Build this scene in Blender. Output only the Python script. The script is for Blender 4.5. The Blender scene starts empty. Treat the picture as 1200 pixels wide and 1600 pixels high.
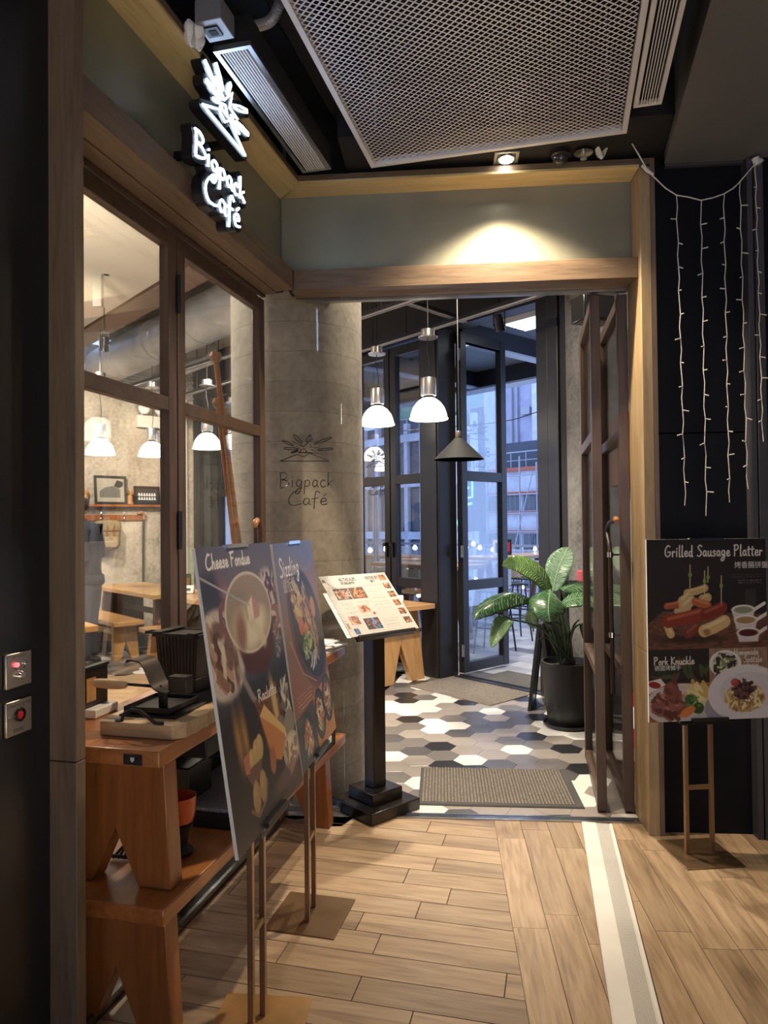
import bpy, math, random
import numpy as np
from mathutils import Vector, Matrix

C = bpy.context.scene.collection
rnd = random.Random(7)
PI = math.pi

K = (-0.428, 3.66)
# ------------------------------------------------------------------ camera, world, lights, exposure
F_PX, CAM_H = 1109.0, 1.55
PITCH, ROLL = math.atan(18 / 1109), -0.010
cam = bpy.data.cameras.new('camera')
cam.sensor_fit = 'HORIZONTAL'; cam.sensor_width = 36.0; cam.lens = 36.0 * F_PX / 1200.0
cam.clip_start = 0.05; cam.clip_end = 400
camo = bpy.data.objects.new('camera', cam); C.objects.link(camo)
camo.matrix_world = Matrix.Translation((0, 0, CAM_H)) @ Matrix.Rotation(PI / 2 + PITCH, 4, 'X') @ Matrix.Rotation(ROLL, 4, 'Z')
bpy.context.scene.camera = camo

vs = bpy.context.scene.view_settings
vs.view_transform = 'Standard'; vs.look = 'None'; vs.exposure = 0.36; vs.gamma = 1.0; vs.use_curve_mapping = False

world = bpy.data.worlds.new('dusk'); bpy.context.scene.world = world
world.use_nodes = True
bgn = world.node_tree.nodes['Background']
bgn.inputs[0].default_value = (0.34, 0.47, 0.82, 1); bgn.inputs[1].default_value = 2.6

def lamp(name, kind, loc, power, color, size=0.1, aim=None, angle=None, blend=0.5, size_y=None):
    d = bpy.data.lights.new(name, kind); d.energy = power; d.color = color
    if kind == 'AREA':
        d.size = size
        if size_y: d.shape = 'RECTANGLE'; d.size_y = size_y
    else: d.shadow_soft_size = size
    if kind == 'SPOT': d.spot_size = angle; d.spot_blend = blend
    o = bpy.data.objects.new(name, d); C.objects.link(o); o.location = loc
    if aim is not None:
        o.rotation_euler = (Vector(aim) - Vector(loc)).to_track_quat('-Z', 'Y').to_euler()
    return o
WARM = (1.0, 0.80, 0.56); NEUT = (1.0, 0.88, 0.72)
# mall corridor lights, part of them added fill (behind and beside the camera)
lamp('corridor_fill', 'AREA', (1.2, -0.2, 3.27), 6, NEUT, 0.9, (1.2, -0.2, 0), size_y=0.5)
lamp('corridor_fill', 'SPOT', (0.6, -1.9, 3.27), 2300, (1.0, .93, .82), .1, (0.6, -1.9, 0), 1.25, .4)  # added spot, bounced off the unseen floor to brighten the soffit
lamp('blue_screen', 'AREA', (0.2, -5.6, 2.3), 45, (.25, .42, 1.0), 2.0, (0.2, 3.5, 2.9), size_y=1.3)
lamp('low_front_fill', 'AREA', (0.8, -5.2, 0.8), 25, (1.0, .82, .56), 3.6, (0.4, 3.2, 2.6), size_y=1.4)  # added warm fill, low behind the camera, to light soffits and mesh
lamp('corridor_spot', 'SPOT', (2.3, 1.8, 3.25), 70, WARM, 0.05, (1.4, 2.4, 0), 1.2, 0.7)
lamp('dining_spot', 'SPOT', (-2.6, 4.5, 3.9), 150, NEUT, 0.03, (-.75, 4.35, 1.9), 1.0, 0.6)  # added without a fixture, brightens the window side of the column
lamp('dining_fill', 'SPOT', (-3.6, 5.6, 3.80), 300, NEUT, .025, (-3.3, 7.4, 0), 2.6, .6)  # added fill for the dining room, no fixture modelled
lamp('dining_fill', 'SPOT', (-2.2, 4.4, 3.80), 240, NEUT, .025, (-1.15, 3.4, .3), 2.4, .6)  # added fill aimed at the goods under the bench
lamp('dining_fill', 'SPOT', (0.6, 4.5, 4.05), 200, NEUT, .03, (0.6, 5.2, 0), 2.4, .6)  # added fill over the floor inside the entrance
for p in ((0.3, 8.6, 3.33), (1.6, 8.2, 3.33), (-.6, 10.0, 3.33), (1.4, 10.2, 3.2)): lamp('terrace_lamp_light', 'SPOT', p, 110, NEUT, .02, (p[0], p[1], 0), 2.4, .6)
# track spots of the dining room
for p, a, e in (((-2.2, 6.2, 3.55), (-2.8, 7.8, 0.6), 420), ((-3.6, 7.6, 3.55), (-4.4, 10.4, 1.6), 480),
                ((-1.6, 8.0, 3.55), (-2.6, 10.4, 1.7), 340), ((-1.9, 4.9, 3.5), (-1.5, 4.8, 0), 260), ((0.3, 5.2, 3.5), (0.6, 5.4, 0), 420),
                ((-2.6, 4.6, 2.7), (-2.4, 5.8, 3.9), 200)):
    lamp('dining_spot', 'SPOT', p, e, NEUT, 0.06, a, 1.7, 0.7)

# ------------------------------------------------------------------ frames of the place
def unit(x, y):
    n = math.hypot(x, y); return (x / n, y / n)
mx, my = unit(0.970, -0.2425); ex, ey = unit(0.9966, -0.082); wx, wy = unit(0.663, -0.749)
FR = {'O': ((0, 0), 0.0), 'L': (K, math.atan2(my, mx)), 'E': (K, math.atan2(ey, ex)), 'W': ((0.70, 7.22), math.atan2(wy, wx)),
      'EB': (K, math.atan2(ey, ex) + PI / 2), 'T': ((0.3735, 4.957), 0.0167)}
def FP(fr, x, y, z=0.0):
    (ox, oy), a = FR[fr]; c, s = math.cos(a), math.sin(a)
    return Vector((ox + c * x - s * y, oy + s * x + c * y, z))
def inv(fr, P):
    (ox, oy), a = FR[fr]; c, s = math.cos(a), math.sin(a); dx, dy = P[0] - ox, P[1] - oy
    return (c * dx + s * dy, -s * dx + c * dy)
_R = camo.matrix_world.to_3x3()
def at(px, py, Y):                       # the place seen at a pixel, at the forward distance Y
    d = _R @ Vector(((px - 600) / F_PX, -(py - 800) / F_PX, -1)); return Vector((0, 0, CAM_H)) + d * (Y / d.y)
def atz(px, py, z):                      # the place seen at a pixel, at the height z
    d = _R @ Vector(((px - 600) / F_PX, -(py - 800) / F_PX, -1)); return Vector((0, 0, CAM_H)) + d * ((z - CAM_H) / d.z)

# ------------------------------------------------------------------ mesh builder
class MB:
    def __init__(s): s.v = []; s.f = []; s.m = []; s.uv = None
    def add(s, vs, fs, mi=0):
        b = len(s.v); s.v += [tuple(p) for p in vs]; s.f += [[b + i for i in q] for q in fs]; s.m += [mi] * len(fs); return s
    def box(s, x0, x1, y0, y1, z0, z1, mi=0, M=None):
        vs = [Vector((x, y, z)) for z in (z0, z1) for y in (y0, y1) for x in (x0, x1)]
        if M is not None: vs = [M @ p for p in vs]
        return s.add(vs, [(0, 2, 3, 1), (4, 5, 7, 6), (0, 1, 5, 4), (1, 3, 7, 5), (3, 2, 6, 7), (2, 0, 4, 6)], mi)
    def cyl(s, p0, p1, r0, r1=None, n=12, caps=True, mi=0):
        p0, p1 = Vector(p0), Vector(p1); r1 = r0 if r1 is None else r1
        q = (p1 - p0).to_track_quat('Z', 'Y')
        vs = []
        for p, r in ((p0, r0), (p1, r1)):
            vs += [p + q @ Vector((r * math.cos(2 * PI * k / n), r * math.sin(2 * PI * k / n), 0)) for k in range(n)]
        fs = [(k, (k + 1) % n, n + (k + 1) % n, n + k) for k in range(n)]
        if caps: fs += [tuple(range(n - 1, -1, -1)), tuple(range(n, 2 * n))]
        return s.add(vs, fs, mi)
    def tube(s, pts, r, n=6, mi=0, closed=False):
        pts = [Vector(p) for p in pts]; N = len(pts); rr = r if isinstance(r, (list, tuple)) else [r] * N
        vs = []; up = None
        for i, p in enumerate(pts):
            a = pts[(i - 1) % N] if (closed or i > 0) else p; b = pts[(i + 1) % N] if (closed or i < N - 1) else p
            d = b - a
            if d.length < 1e-9: d = Vector((0, 0, 1))
            d.normalize()
            if up is None: up = d.orthogonal()
            up = up - d * up.dot(d)
            if up.length < 1e-6: up = d.orthogonal()
            up.normalize(); w = d.cross(up)
            vs += [p + up * (rr[i] * math.cos(2 * PI * k / n)) + w * (rr[i] * math.sin(2 * PI * k / n)) for k in range(n)]
        fs = []
        for i in range(N if closed else N - 1):
            j = (i + 1) % N
            fs += [(i * n + k, i * n + (k + 1) % n, j * n + (k + 1) % n, j * n + k) for k in range(n)]
        if not closed: fs += [tuple(range(n - 1, -1, -1)), tuple(range((N - 1) * n, N * n))]
        return s.add(vs, fs, mi)
    def lathe(s, prof, n=24, c=(0, 0, 0), mi=0, M=None):
        vs = []
        for r, z in prof:
            vs += [Vector((c[0] + r * math.cos(2 * PI * k / n), c[1] + r * math.sin(2 * PI * k / n), c[2] + z)) for k in range(n)]
        if M is not None: vs = [M @ p for p in vs]
        fs = []
        for i in range(len(prof) - 1):
            fs += [(i * n + k, i * n + (k + 1) % n, (i + 1) * n + (k + 1) % n, (i + 1) * n + k) for k in range(n)]
        if prof[0][0] > 1e-6: fs.append(tuple(range(n - 1, -1, -1)))
        if prof[-1][0] > 1e-6: fs.append(tuple(range((len(prof) - 1) * n, len(prof) * n)))
        return s.add(vs, fs, mi)
    def prism(s, poly, z0, z1, M=None, mi=0):
        n = len(poly); vs = [Vector((x, y, z0)) for x, y in poly] + [Vector((x, y, z1)) for x, y in poly]
        if M is not None: vs = [M @ p for p in vs]
        return s.add(vs, [tuple(range(n - 1, -1, -1)), tuple(range(n, 2 * n))] + [(k, (k + 1) % n, n + (k + 1) % n, n + k) for k in range(n)], mi)
    def slab(s, poly, z0, z1, ins=0.0012, mi=0):          # a floor piece: sides and an inset top
        n = len(poly); cx = sum(p[0] for p in poly) / n; cy = sum(p[1] for p in poly) / n
        top = []
        for x, y in poly:
            d = math.hypot(x - cx, y - cy) or 1; k = 1 - ins * 1.3 / d; top.append((cx + (x - cx) * k, cy + (y - cy) * k))
        vs = [(x, y, z0) for x, y in poly] + [(x, y, z1 - ins * .6) for x, y in poly] + [(x, y, z1) for x, y in top]
        fs = [(k, (k + 1) % n, n + (k + 1) % n, n + k) for k in range(n)] + [(n + k, n + (k + 1) % n, 2 * n + (k + 1) % n, 2 * n + k) for k in range(n)]
        return s.add(vs, fs + [tuple(range(2 * n, 3 * n))], mi)
    def grid(s, fn, nu, nv, mi=0, uv=False):
        vs = [fn(i / nu, j / nv) for j in range(nv + 1) for i in range(nu + 1)]
        fs = [(j * (nu + 1) + i, j * (nu + 1) + i + 1, (j + 1) * (nu + 1) + i + 1, (j + 1) * (nu + 1) + i) for j in range(nv) for i in range(nu)]
        if uv: s.uv = [(i / nu, j / nv) for j in range(nv + 1) for i in range(nu + 1)]
        return s.add(vs, fs, mi)
    def mesh(s, name, mats, smooth=None):
        me = bpy.data.meshes.new(name); me.from_pydata(s.v, [], s.f)
        for m in (mats if isinstance(mats, (list, tuple)) else [mats]): me.materials.append(m)
        if any(s.m): me.polygons.foreach_set('material_index', s.m)
        if s.uv:
            ul = me.uv_layers.new(name='uv')
            for lp in me.loops: ul.data[lp.index].uv = s.uv[lp.vertex_index]
        if smooth is not None:
            me.polygons.foreach_set('use_smooth', [True] * len(me.polygons)); me.set_sharp_from_angle(angle=smooth)
        me.update(); return me

def obj(name, mb, mats, parent=None, smooth=0.7, bevel=0, me=None, loc=None, rot=None):
    o = bpy.data.objects.new(name, me or mb.mesh(name, mats, smooth)); C.objects.link(o)
    if parent is not None: o.parent = parent
    if loc is not None: o.location = loc
    if rot is not None: o.rotation_euler = (0, 0, rot) if isinstance(rot, (int, float)) else rot
    if bevel:
        b = o.modifiers.new('bevel', 'BEVEL'); b.width = bevel; b.segments = 2; b.limit_method = 'ANGLE'; b.angle_limit = 0.6
    return o
def tag(o, label, cat, group=None, kind=None):
    o['label'] = label; o['category'] = cat
    if group: o['group'] = group
    if kind: o['kind'] = kind
    return o
def thing(name, label, cat, fr='O', p=(0, 0, 0), rot=0.0, group=None):
    o = bpy.data.objects.new(name, None); C.objects.link(o); o.empty_display_size = .05
    o.location = FP(fr, *p); o.rotation_euler = (0, 0, FR[fr][1] + rot)
    return tag(o, label, cat, group)
def struct(name, mb, mats, fr='O', p=(0, 0, 0), rot=0.0, parent=None, smooth=0.7, bevel=0):
    o = obj(name, mb, mats, parent, smooth, bevel)
    if parent is None: o.location = FP(fr, *p); o.rotation_euler = (0, 0, FR[fr][1] + rot); o['kind'] = 'structure'
    return o
def dup(root, loc, rotz, label=None, group=None):
    r = root.copy(); C.objects.link(r); r.location = loc; r.rotation_euler = (0, 0, rotz)
    if label: r['label'] = label
    if group: r['group'] = group
    for ch in list(root.children):
        c = ch.copy(); C.objects.link(c); c.parent = r
        for g in ch.children:
            d = g.copy(); C.objects.link(d); d.parent = c
    return r

# ------------------------------------------------------------------ materials
def newmat(name):
    m = bpy.data.materials.new(name); m.use_nodes = True; nt = m.node_tree
    return m, nt, nt.nodes['Principled BSDF']
def _ramp(nt, stops):
    r = nt.nodes.new('ShaderNodeValToRGB'); e = r.color_ramp.elements
    e[0].position, e[0].color = stops[0][0], (*stops[0][1], 1); e[1].position, e[1].color = stops[-1][0], (*stops[-1][1], 1)
    for p, c in stops[1:-1]: x = e.new(p); x.color = (*c, 1)
    return r
def plain(name, col, rough=0.5, metal=0.0, emit=None, estr=0.0, noise=0.0, nscale=8, bump=0.0, spec=0.5):
    m, nt, b = newmat(name); L = nt.links.new
    b.inputs['Base Color'].default_value = (*col, 1); b.inputs['Roughness'].default_value = rough; b.inputs['Metallic'].default_value = metal
    b.inputs['Specular IOR Level'].default_value = spec
    if emit: b.inputs['Emission Color'].default_value = (*emit, 1); b.inputs['Emission Strength'].default_value = estr
    if noise or bump:
        tc = nt.nodes.new('ShaderNodeTexCoord'); n = nt.nodes.new('ShaderNodeTexNoise'); n.inputs['Scale'].default_value = nscale; n.inputs['Detail'].default_value = 6
        L(tc.outputs['Object'], n.inputs['Vector'])
        if noise:
            r = _ramp(nt, [(.3, tuple(c * (1 - noise) for c in col)), (.7, tuple(min(1, c * (1 + noise)) for c in col))])
            L(n.outputs[0], r.inputs[0]); L(r.outputs[0], b.inputs['Base Color'])
        if bump:
            bp = nt.nodes.new('ShaderNodeBump'); bp.inputs['Strength'].default_value = bump; bp.inputs['Distance'].default_value = .01
            L(n.outputs[0], bp.inputs['Height']); L(bp.outputs[0], b.inputs['Normal'])
    return m
def wood(name, c0, c1, c2, axis='x', rough=0.5, scale=1.0, rand=False, island=False, bump=0.15, var=0.25, coat=0.0):
    m, nt, b = newmat(name); L = nt.links.new
    tc = nt.nodes.new('ShaderNodeTexCoord'); mp = nt.nodes.new('ShaderNodeMapping')
    s = {'x': (1.2, 14, 14), 'y': (14, 1.2, 14), 'z': (14, 14, 1.2)}[axis]
    mp.inputs['Scale'].default_value = tuple(k * scale for k in s); L(tc.outputs['Object'], mp.inputs[0])
    vec = mp.outputs[0]; rnode = None
    if rand or island:
        if rand: oi = nt.nodes.new('ShaderNodeObjectInfo'); rnode = oi.outputs['Random']
        else: g = nt.nodes.new('ShaderNodeNewGeometry'); rnode = g.outputs['Random Per Island']
        mu = nt.nodes.new('ShaderNodeMath'); mu.operation = 'MULTIPLY'; mu.inputs[1].default_value = 57.0; L(rnode, mu.inputs[0])
        ad = nt.nodes.new('ShaderNodeVectorMath'); ad.operation = 'ADD'; L(vec, ad.inputs[0]); L(mu.outputs[0], ad.inputs[1]); vec = ad.outputs[0]
    n1 = nt.nodes.new('ShaderNodeTexNoise'); n1.inputs['Scale'].default_value = 1.0; n1.inputs['Detail'].default_value = 8; n1.inputs['Roughness'].default_value = .62; n1.inputs['Distortion'].default_value = .9
    L(vec, n1.inputs['Vector'])
    n2 = nt.nodes.new('ShaderNodeTexNoise'); n2.inputs['Scale'].default_value = 4.0; n2.inputs['Detail'].default_value = 4; L(vec, n2.inputs['Vector'])
    mi = nt.nodes.new('ShaderNodeMix'); mi.data_type = 'FLOAT'; mi.inputs[0].default_value = .35; L(n1.outputs[0], mi.inputs[2]); L(n2.outputs[0], mi.inputs[3])
    r = _ramp(nt, [(.30, c0), (.5, c1), (.70, c2)]); L(mi.outputs[0], r.inputs[0])
    col = r.outputs[0]
    if rnode is not None:
        mr = nt.nodes.new('ShaderNodeMapRange'); mr.inputs['To Min'].default_value = 1 - var; mr.inputs['To Max'].default_value = 1 + var; L(rnode, mr.inputs[0])
        hs = nt.nodes.new('ShaderNodeHueSaturation'); L(col, hs.inputs['Color']); L(mr.outputs[0], hs.inputs['Value']); col = hs.outputs[0]
    L(col, b.inputs['Base Color']); b.inputs['Roughness'].default_value = rough
    if coat: b.inputs['Coat Weight'].default_value = coat; b.inputs['Coat Roughness'].default_value = .18
    bp = nt.nodes.new('ShaderNodeBump'); bp.inputs['Strength'].default_value = bump; bp.inputs['Distance'].default_value = .004
    L(mi.outputs[0], bp.inputs['Height']); L(bp.outputs[0], b.inputs['Normal'])
    return m
def concrete(name, base, var=0.35, scale=3.0, rough=0.8, form=None, bump=.3, dark=0.55):
    m, nt, b = newmat(name); L = nt.links.new
    tc = nt.nodes.new('ShaderNodeTexCoord')
    n1 = nt.nodes.new('ShaderNodeTexNoise'); n1.inputs['Scale'].default_value = scale; n1.inputs['Detail'].default_value = 9; n1.inputs['Roughness'].default_value = .65; L(tc.outputs['Object'], n1.inputs['Vector'])
    n2 = nt.nodes.new('ShaderNodeTexNoise'); n2.inputs['Scale'].default_value = scale * 9; n2.inputs['Detail'].default_value = 6; L(tc.outputs['Object'], n2.inputs['Vector'])
    mi = nt.nodes.new('ShaderNodeMix'); mi.data_type = 'FLOAT'; mi.inputs[0].default_value = .35; L(n1.outputs[0], mi.inputs[2]); L(n2.outputs[0], mi.inputs[3])
    lo = tuple(c * dark for c in base); hi = tuple(min(1, c * (1 + var)) for c in base)
    r = _ramp(nt, [(.30, lo), (.48, base), (.68, hi)]); L(mi.outputs[0], r.inputs[0]); col = r.outputs[0]
    h = mi.outputs[0]
    if form:
        br = nt.nodes.new('ShaderNodeTexBrick'); br.offset = .5
        br.inputs['Scale'].default_value = 1.0; br.inputs['Brick Width'].default_value = form[0]; br.inputs['Row Height'].default_value = form[1]
        br.inputs['Mortar Size'].default_value = form[2]; br.inputs['Mortar Smooth'].default_value = .6
        br.inputs['Color1'].default_value = (1, 1, 1, 1); br.inputs['Color2'].default_value = (.86, .86, .86, 1); br.inputs['Mortar'].default_value = (form[3],) * 3 + (1,)
        nd = nt.nodes.new('ShaderNodeTexNoise'); nd.inputs['Scale'].default_value = 5
        uvn = tc.outputs['UV']; L(uvn, nd.inputs['Vector'])
        mv = nt.nodes.new('ShaderNodeMix'); mv.data_type = 'VECTOR'; mv.inputs[0].default_value = .025; L(uvn, mv.inputs[4]); L(nd.outputs[1], mv.inputs[5])
        L(mv.outputs[1], br.inputs['Vector'])
        mm = nt.nodes.new('ShaderNodeMix'); mm.data_type = 'RGBA'; mm.blend_type = 'MULTIPLY'; mm.inputs[0].default_value = 1.0
        L(col, mm.inputs[6]); L(br.outputs[0], mm.inputs[7]); col = mm.outputs[2]
    L(col, b.inputs['Base Color']); b.inputs['Roughness'].default_value = rough
    bp = nt.nodes.new('ShaderNodeBump'); bp.inputs['Strength'].default_value = bump; bp.inputs['Distance'].default_value = .01; L(h, bp.inputs['Height']); L(bp.outputs[0], b.inputs['Normal'])
    return m
def glass(name, tint=(1, 1, 1), refl=1.0):
    m, nt, b = newmat(name); L = nt.links.new; nt.nodes.remove(b)
    out = nt.nodes['Material Output']; t = nt.nodes.new('ShaderNodeBsdfTransparent'); t.inputs[0].default_value = (*tint, 1)
    g = nt.nodes.new('ShaderNodeBsdfGlossy'); g.inputs['Roughness'].default_value = 0.01
    fr = nt.nodes.new('ShaderNodeFresnel'); fr.inputs['IOR'].default_value = 1.5
    mu = nt.nodes.new('ShaderNodeMath'); mu.operation = 'MULTIPLY'; mu.inputs[1].default_value = refl; L(fr.outputs[0], mu.inputs[0])
    mx_ = nt.nodes.new('ShaderNodeMixShader'); L(mu.outputs[0], mx_.inputs[0]); L(t.outputs[0], mx_.inputs[1]); L(g.outputs[0], mx_.inputs[2]); L(mx_.outputs[0], out.inputs[0])
    return m
def emis(name, col, s): return plain(name, (.02, .02, .02), .5, 0, col, s)

M = dict(
    black_panel=plain('black_panel', (.010, .011, .014), .28, noise=.15, nscale=2, bump=.02),
    black_wall=plain('black_wall', (.0035, .004, .007), .55, spec=.2),
    void=plain('void_black', (.006, .006, .008), .7), duct_black=plain('duct_black', (.012, .012, .016), .45, noise=.4, nscale=7, bump=.3),
    bulk=plain('bulkhead_grey', (.12, .12, .122), .4, noise=.1, nscale=1.5), greycol=plain('grey_trim', (.05, .05, .058), .45),
    oak=wood('oak', (.42, .31, .14), (.58, .45, .22), (.66, .53, .29), 'x', .5, 1.5, bump=.08),  # soffit oak, lightened to put the light it catches into the colour
    oakz=wood('oak_upright', (.24, .165, .085), (.36, .26, .14), (.44, .33, .19), 'z', .5, 1.5, bump=.08),
    oakd=wood('oak_dark', (.075, .05, .032), (.14, .095, .06), (.19, .135, .085), 'x', .45, 2.2, bump=.25),
    oakz_shaded=wood('oak_upright_shaded', (.09, .06, .04), (.15, .105, .07), (.20, .145, .095), 'z', .5, 1.6, bump=.12),  # same oak darkened, shade on the posts put into the colour
    oakdy=wood('oak_dark_along', (.075, .05, .032), (.14, .095, .06), (.19, .135, .085), 'y', .45, 2.2, bump=.25),
    oaky_lit=wood('oak_along_lit', (.42, .31, .14), (.58, .45, .22), (.66, .53, .29), 'y', .5, 1.5, bump=.08),  # lightened soffit copy again, grain along the left front
    fascia=plain('fascia_metal', (.27, .27, .21), .36, .35, noise=.12, nscale=3, bump=.03),
    brown=wood('brown_frame', (.050, .029, .019), (.085, .052, .034), (.12, .075, .05), 'z', .42, 1.2, bump=.05),
    brownh=wood('brown_frame_level', (.050, .029, .019), (.085, .052, .034), (.12, .075, .05), 'y', .42, 1.2, bump=.05),
    alu=plain('dark_aluminium', (.022, .021, .021), .38, .3, noise=.12, nscale=3),
    steel=plain('steel', (.45, .44, .42), .28, .95, noise=.2, nscale=9), chrome=plain('chrome', (.7, .7, .7), .12, 1.0),
    brushed=plain('brushed_steel', (.55, .52, .47), .32, .9), dsteel=plain('sill_steel', (.24, .25, .25), .2, .9, noise=.5, nscale=5, bump=.35),
    brass=plain('brass_plate', (.70, .44, .19), .3, .75, noise=.25, nscale=6, bump=.25), brassp=plain('bronze_tube', (.30, .20, .115), .3, .75),
    brassd=plain('bronze_plate_dark', (.24, .155, .085), .3, .75, noise=.25, nscale=6, bump=.15),
    glass=glass('clear_glass', refl=.6), glass_in=glass('dining_glass', (.97, .98, .97), .42), glass_t=glass('terrace_glass', (.93, .96, .99), .7),
    pine=wood('pine_varnish', (.19, .060, .014), (.37, .130, .032), (.50, .21, .060), 'y', .32, .8, bump=.05, coat=.5),
    pinez=wood('pine_upright', (.16, .052, .013), (.31, .108, .028), (.42, .165, .048), 'z', .36, .8, bump=.05, coat=.35),
    pinex=wood('pine_end', (.16, .055, .016), (.28, .11, .035), (.40, .18, .065), 'x', .32, .8, bump=.05, coat=.4),
    pineL=wood('pine_light', (.36, .18, .06), (.52, .28, .10), (.62, .37, .16), 'x', .4, .8, bump=.05, coat=.3),
    pineLz=wood('pine_light_upright', (.34, .17, .055), (.48, .26, .09), (.58, .34, .14), 'z', .42, .8, bump=.05, coat=.2),
    pineD=wood('pine_dark', (.07, .03, .015), (.12, .055, .025), (.17, .085, .04), 'z', .45, 1, bump=.05),
    chop=wood('board_wood', (.36, .22, .10), (.52, .35, .18), (.62, .45, .26), 'x', .5, 1.2, bump=.06),
    plank=wood('plank', (.16, .103, .06), (.34, .235, .14), (.46, .34, .22), 'x', .40, 1.25, rand=True, bump=.16, var=.22),
    plank_in=wood('plank_dining', (.24, .15, .08), (.38, .26, .15), (.48, .35, .22), 'x', .42, .9, island=True, bump=.08, var=.2),
    grout=plain('grout', (.022, .018, .015), .8), grout2=plain('grout_grey', (.30, .28, .26), .8),
    white=plain('white_board', (.75, .74, .70), .5), paper=plain('paper', (.78, .76, .71), .6), cream=plain('cream', (.70, .66, .56), .5),
    strip=plain('strip_white', (.66, .63, .58), .45, noise=.06, nscale=5), rubber=plain('strip_ridge', (.36, .34, .31), .6),
    black=plain('black_paint', (.012, .011, .011), .25), blackwood=wood('black_wood', (.008, .006, .005), (.014, .011, .010), (.022, .018, .016), 'z', .25, 1.2, bump=.1),
    iron=plain('cast_iron', (.022, .018, .015), .5, .4, noise=.5, nscale=14, bump=.25), ironl=plain('worn_iron', (.055, .042, .032), .45, .5, noise=.5, nscale=10, bump=.2),
    enamel=plain('orange_enamel', (.55, .10, .025), .2), redp=plain('red_paint', (.45, .018, .025), .3), granite=plain('granite', (.16, .16, .165), .5, noise=.9, nscale=160),
    leaf=plain('leaf_green', (.030, .085, .028), .26, noise=.35, nscale=30, bump=.08), leafL=plain('leaf_light', (.075, .15, .022), .35, noise=.2, nscale=20),
    leafv=plain('leaf_vein', (.21, .31, .19), .35), stem=plain('stem_green', (.028, .06, .022), .35), soil=plain('soil', (.035, .022, .014), .95, noise=.6, nscale=60, bump=.6),
    pot=plain('black_pot', (.014, .014, .015), .4), mat=plain('mat_brown', (.16, .135, .105), .95, noise=.35, nscale=70, bump=.5), matd=plain('mat_dark', (.085, .075, .062), .95, noise=.35, nscale=90, bump=.5),
    matedge=plain('mat_edge', (.05, .047, .045), .7), wire=plain('white_wire', (.62, .60, .55), .45), plasticw=plain('white_plastic', (.60, .59, .56), .4),
    lamp_on=emis('lamp_glass_lit', (1.0, .93, .82), 7.0), bulb=emis('bulb_lit', (1.0, .90, .72), 14.0), led=emis('downlight_led', (1, .93, .8), 30.0),
    neon=emis('neon_white', (.58, .78, 1.0), 7.5), neonc=emis('neon_cyan', (.15, .75, 1.0), 3.0), redled=emis('red_led', (1, .1, .12), 2.5),
    gold=plain('gold_inside', (.80, .50, .10), .5, .0), signside=plain('sign_side', (.03, .03, .035), .25, .6),
    ceil=concrete('ceiling_concrete', (.34, .30, .25), .2, 1.5), plaster=plain('plaster', (.55, .49, .40), .7), duct=plain('duct_grey', (.36, .34, .31), .45, .2, noise=.15, nscale=3),
    gwhite=plain('grille_white', (.62, .61, .62), .4, .1), mesh=plain('mesh_white', (.80, .81, .88), .4, .15), flex=plain('flex_grey', (.25, .25, .27), .4, .3),
    sweater=plain('sweater', (.022, .024, .032), .9, noise=.3, nscale=60, bump=.2), jeans=plain('jeans', (.05, .055, .065), .85, noise=.3, nscale=50), skin=plain('skin', (.50, .27, .18), .5), hair=plain('hair', (.012, .01, .01), .6), shoe=plain('shoe', (.015, .015, .016), .5),
    khaki=plain('khaki', (.30, .23, .13), .9, noise=.25, nscale=25, bump=.3), frameb=plain('picture_frame', (.018, .013, .010), .35), figwood=plain('figure_wood', (.42, .20, .07), .5),
    bluewhite=plain('facade_white', (.50, .52, .58), .7, noise=.15, nscale=1.5), facgreen=plain('facade_green', (.22, .36, .25), .7, noise=.15, nscale=1), faclilac=plain('facade_lilac', (.34, .34, .44), .7, noise=.15, nscale=1),
    wglass=plain('window_dark', (.035, .045, .06), .15, spec=.8), redline=plain('ledge_red', (.38, .10, .06), .7), scaf=plain('scaffold', (.30, .31, .34), .5, .4),
    canopy_sky=plain('canopy_skylit', (.45, .55, .68), .5), darkbeam=plain('dark_beam', (.014, .015, .02), .5), tablew=wood('table_wood', (.22, .13, .07), (.36, .22, .12), (.46, .30, .17), 'x', .4, .9, bump=.05),  # canopy edges: sky light painted in as pale blue
    plate=plain('plate_steel', (.50, .44, .36), .3, .85), stickd=wood('stick_dark', (.03, .016, .010), (.06, .03, .018), (.10, .052, .03), 'z', .4, 2, bump=.2), stickl=plain('stick_knob', (.36, .16, .06), .35), cablek=plain('black_cable', (.01, .01, .01), .5),
)
HEXM = [plain('tile_white', (.66, .64, .59), .3, noise=.05, nscale=6), plain('tile_taupe', (.27, .235, .205), .3, noise=.07, nscale=6), plain('tile_grey', (.145, .13, .12), .3, noise=.07, nscale=6),
        plain('tile_dark', (.085, .08, .08), .3, noise=.07, nscale=6), plain('tile_black', (.020, .020, .022), .3)]
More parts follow.
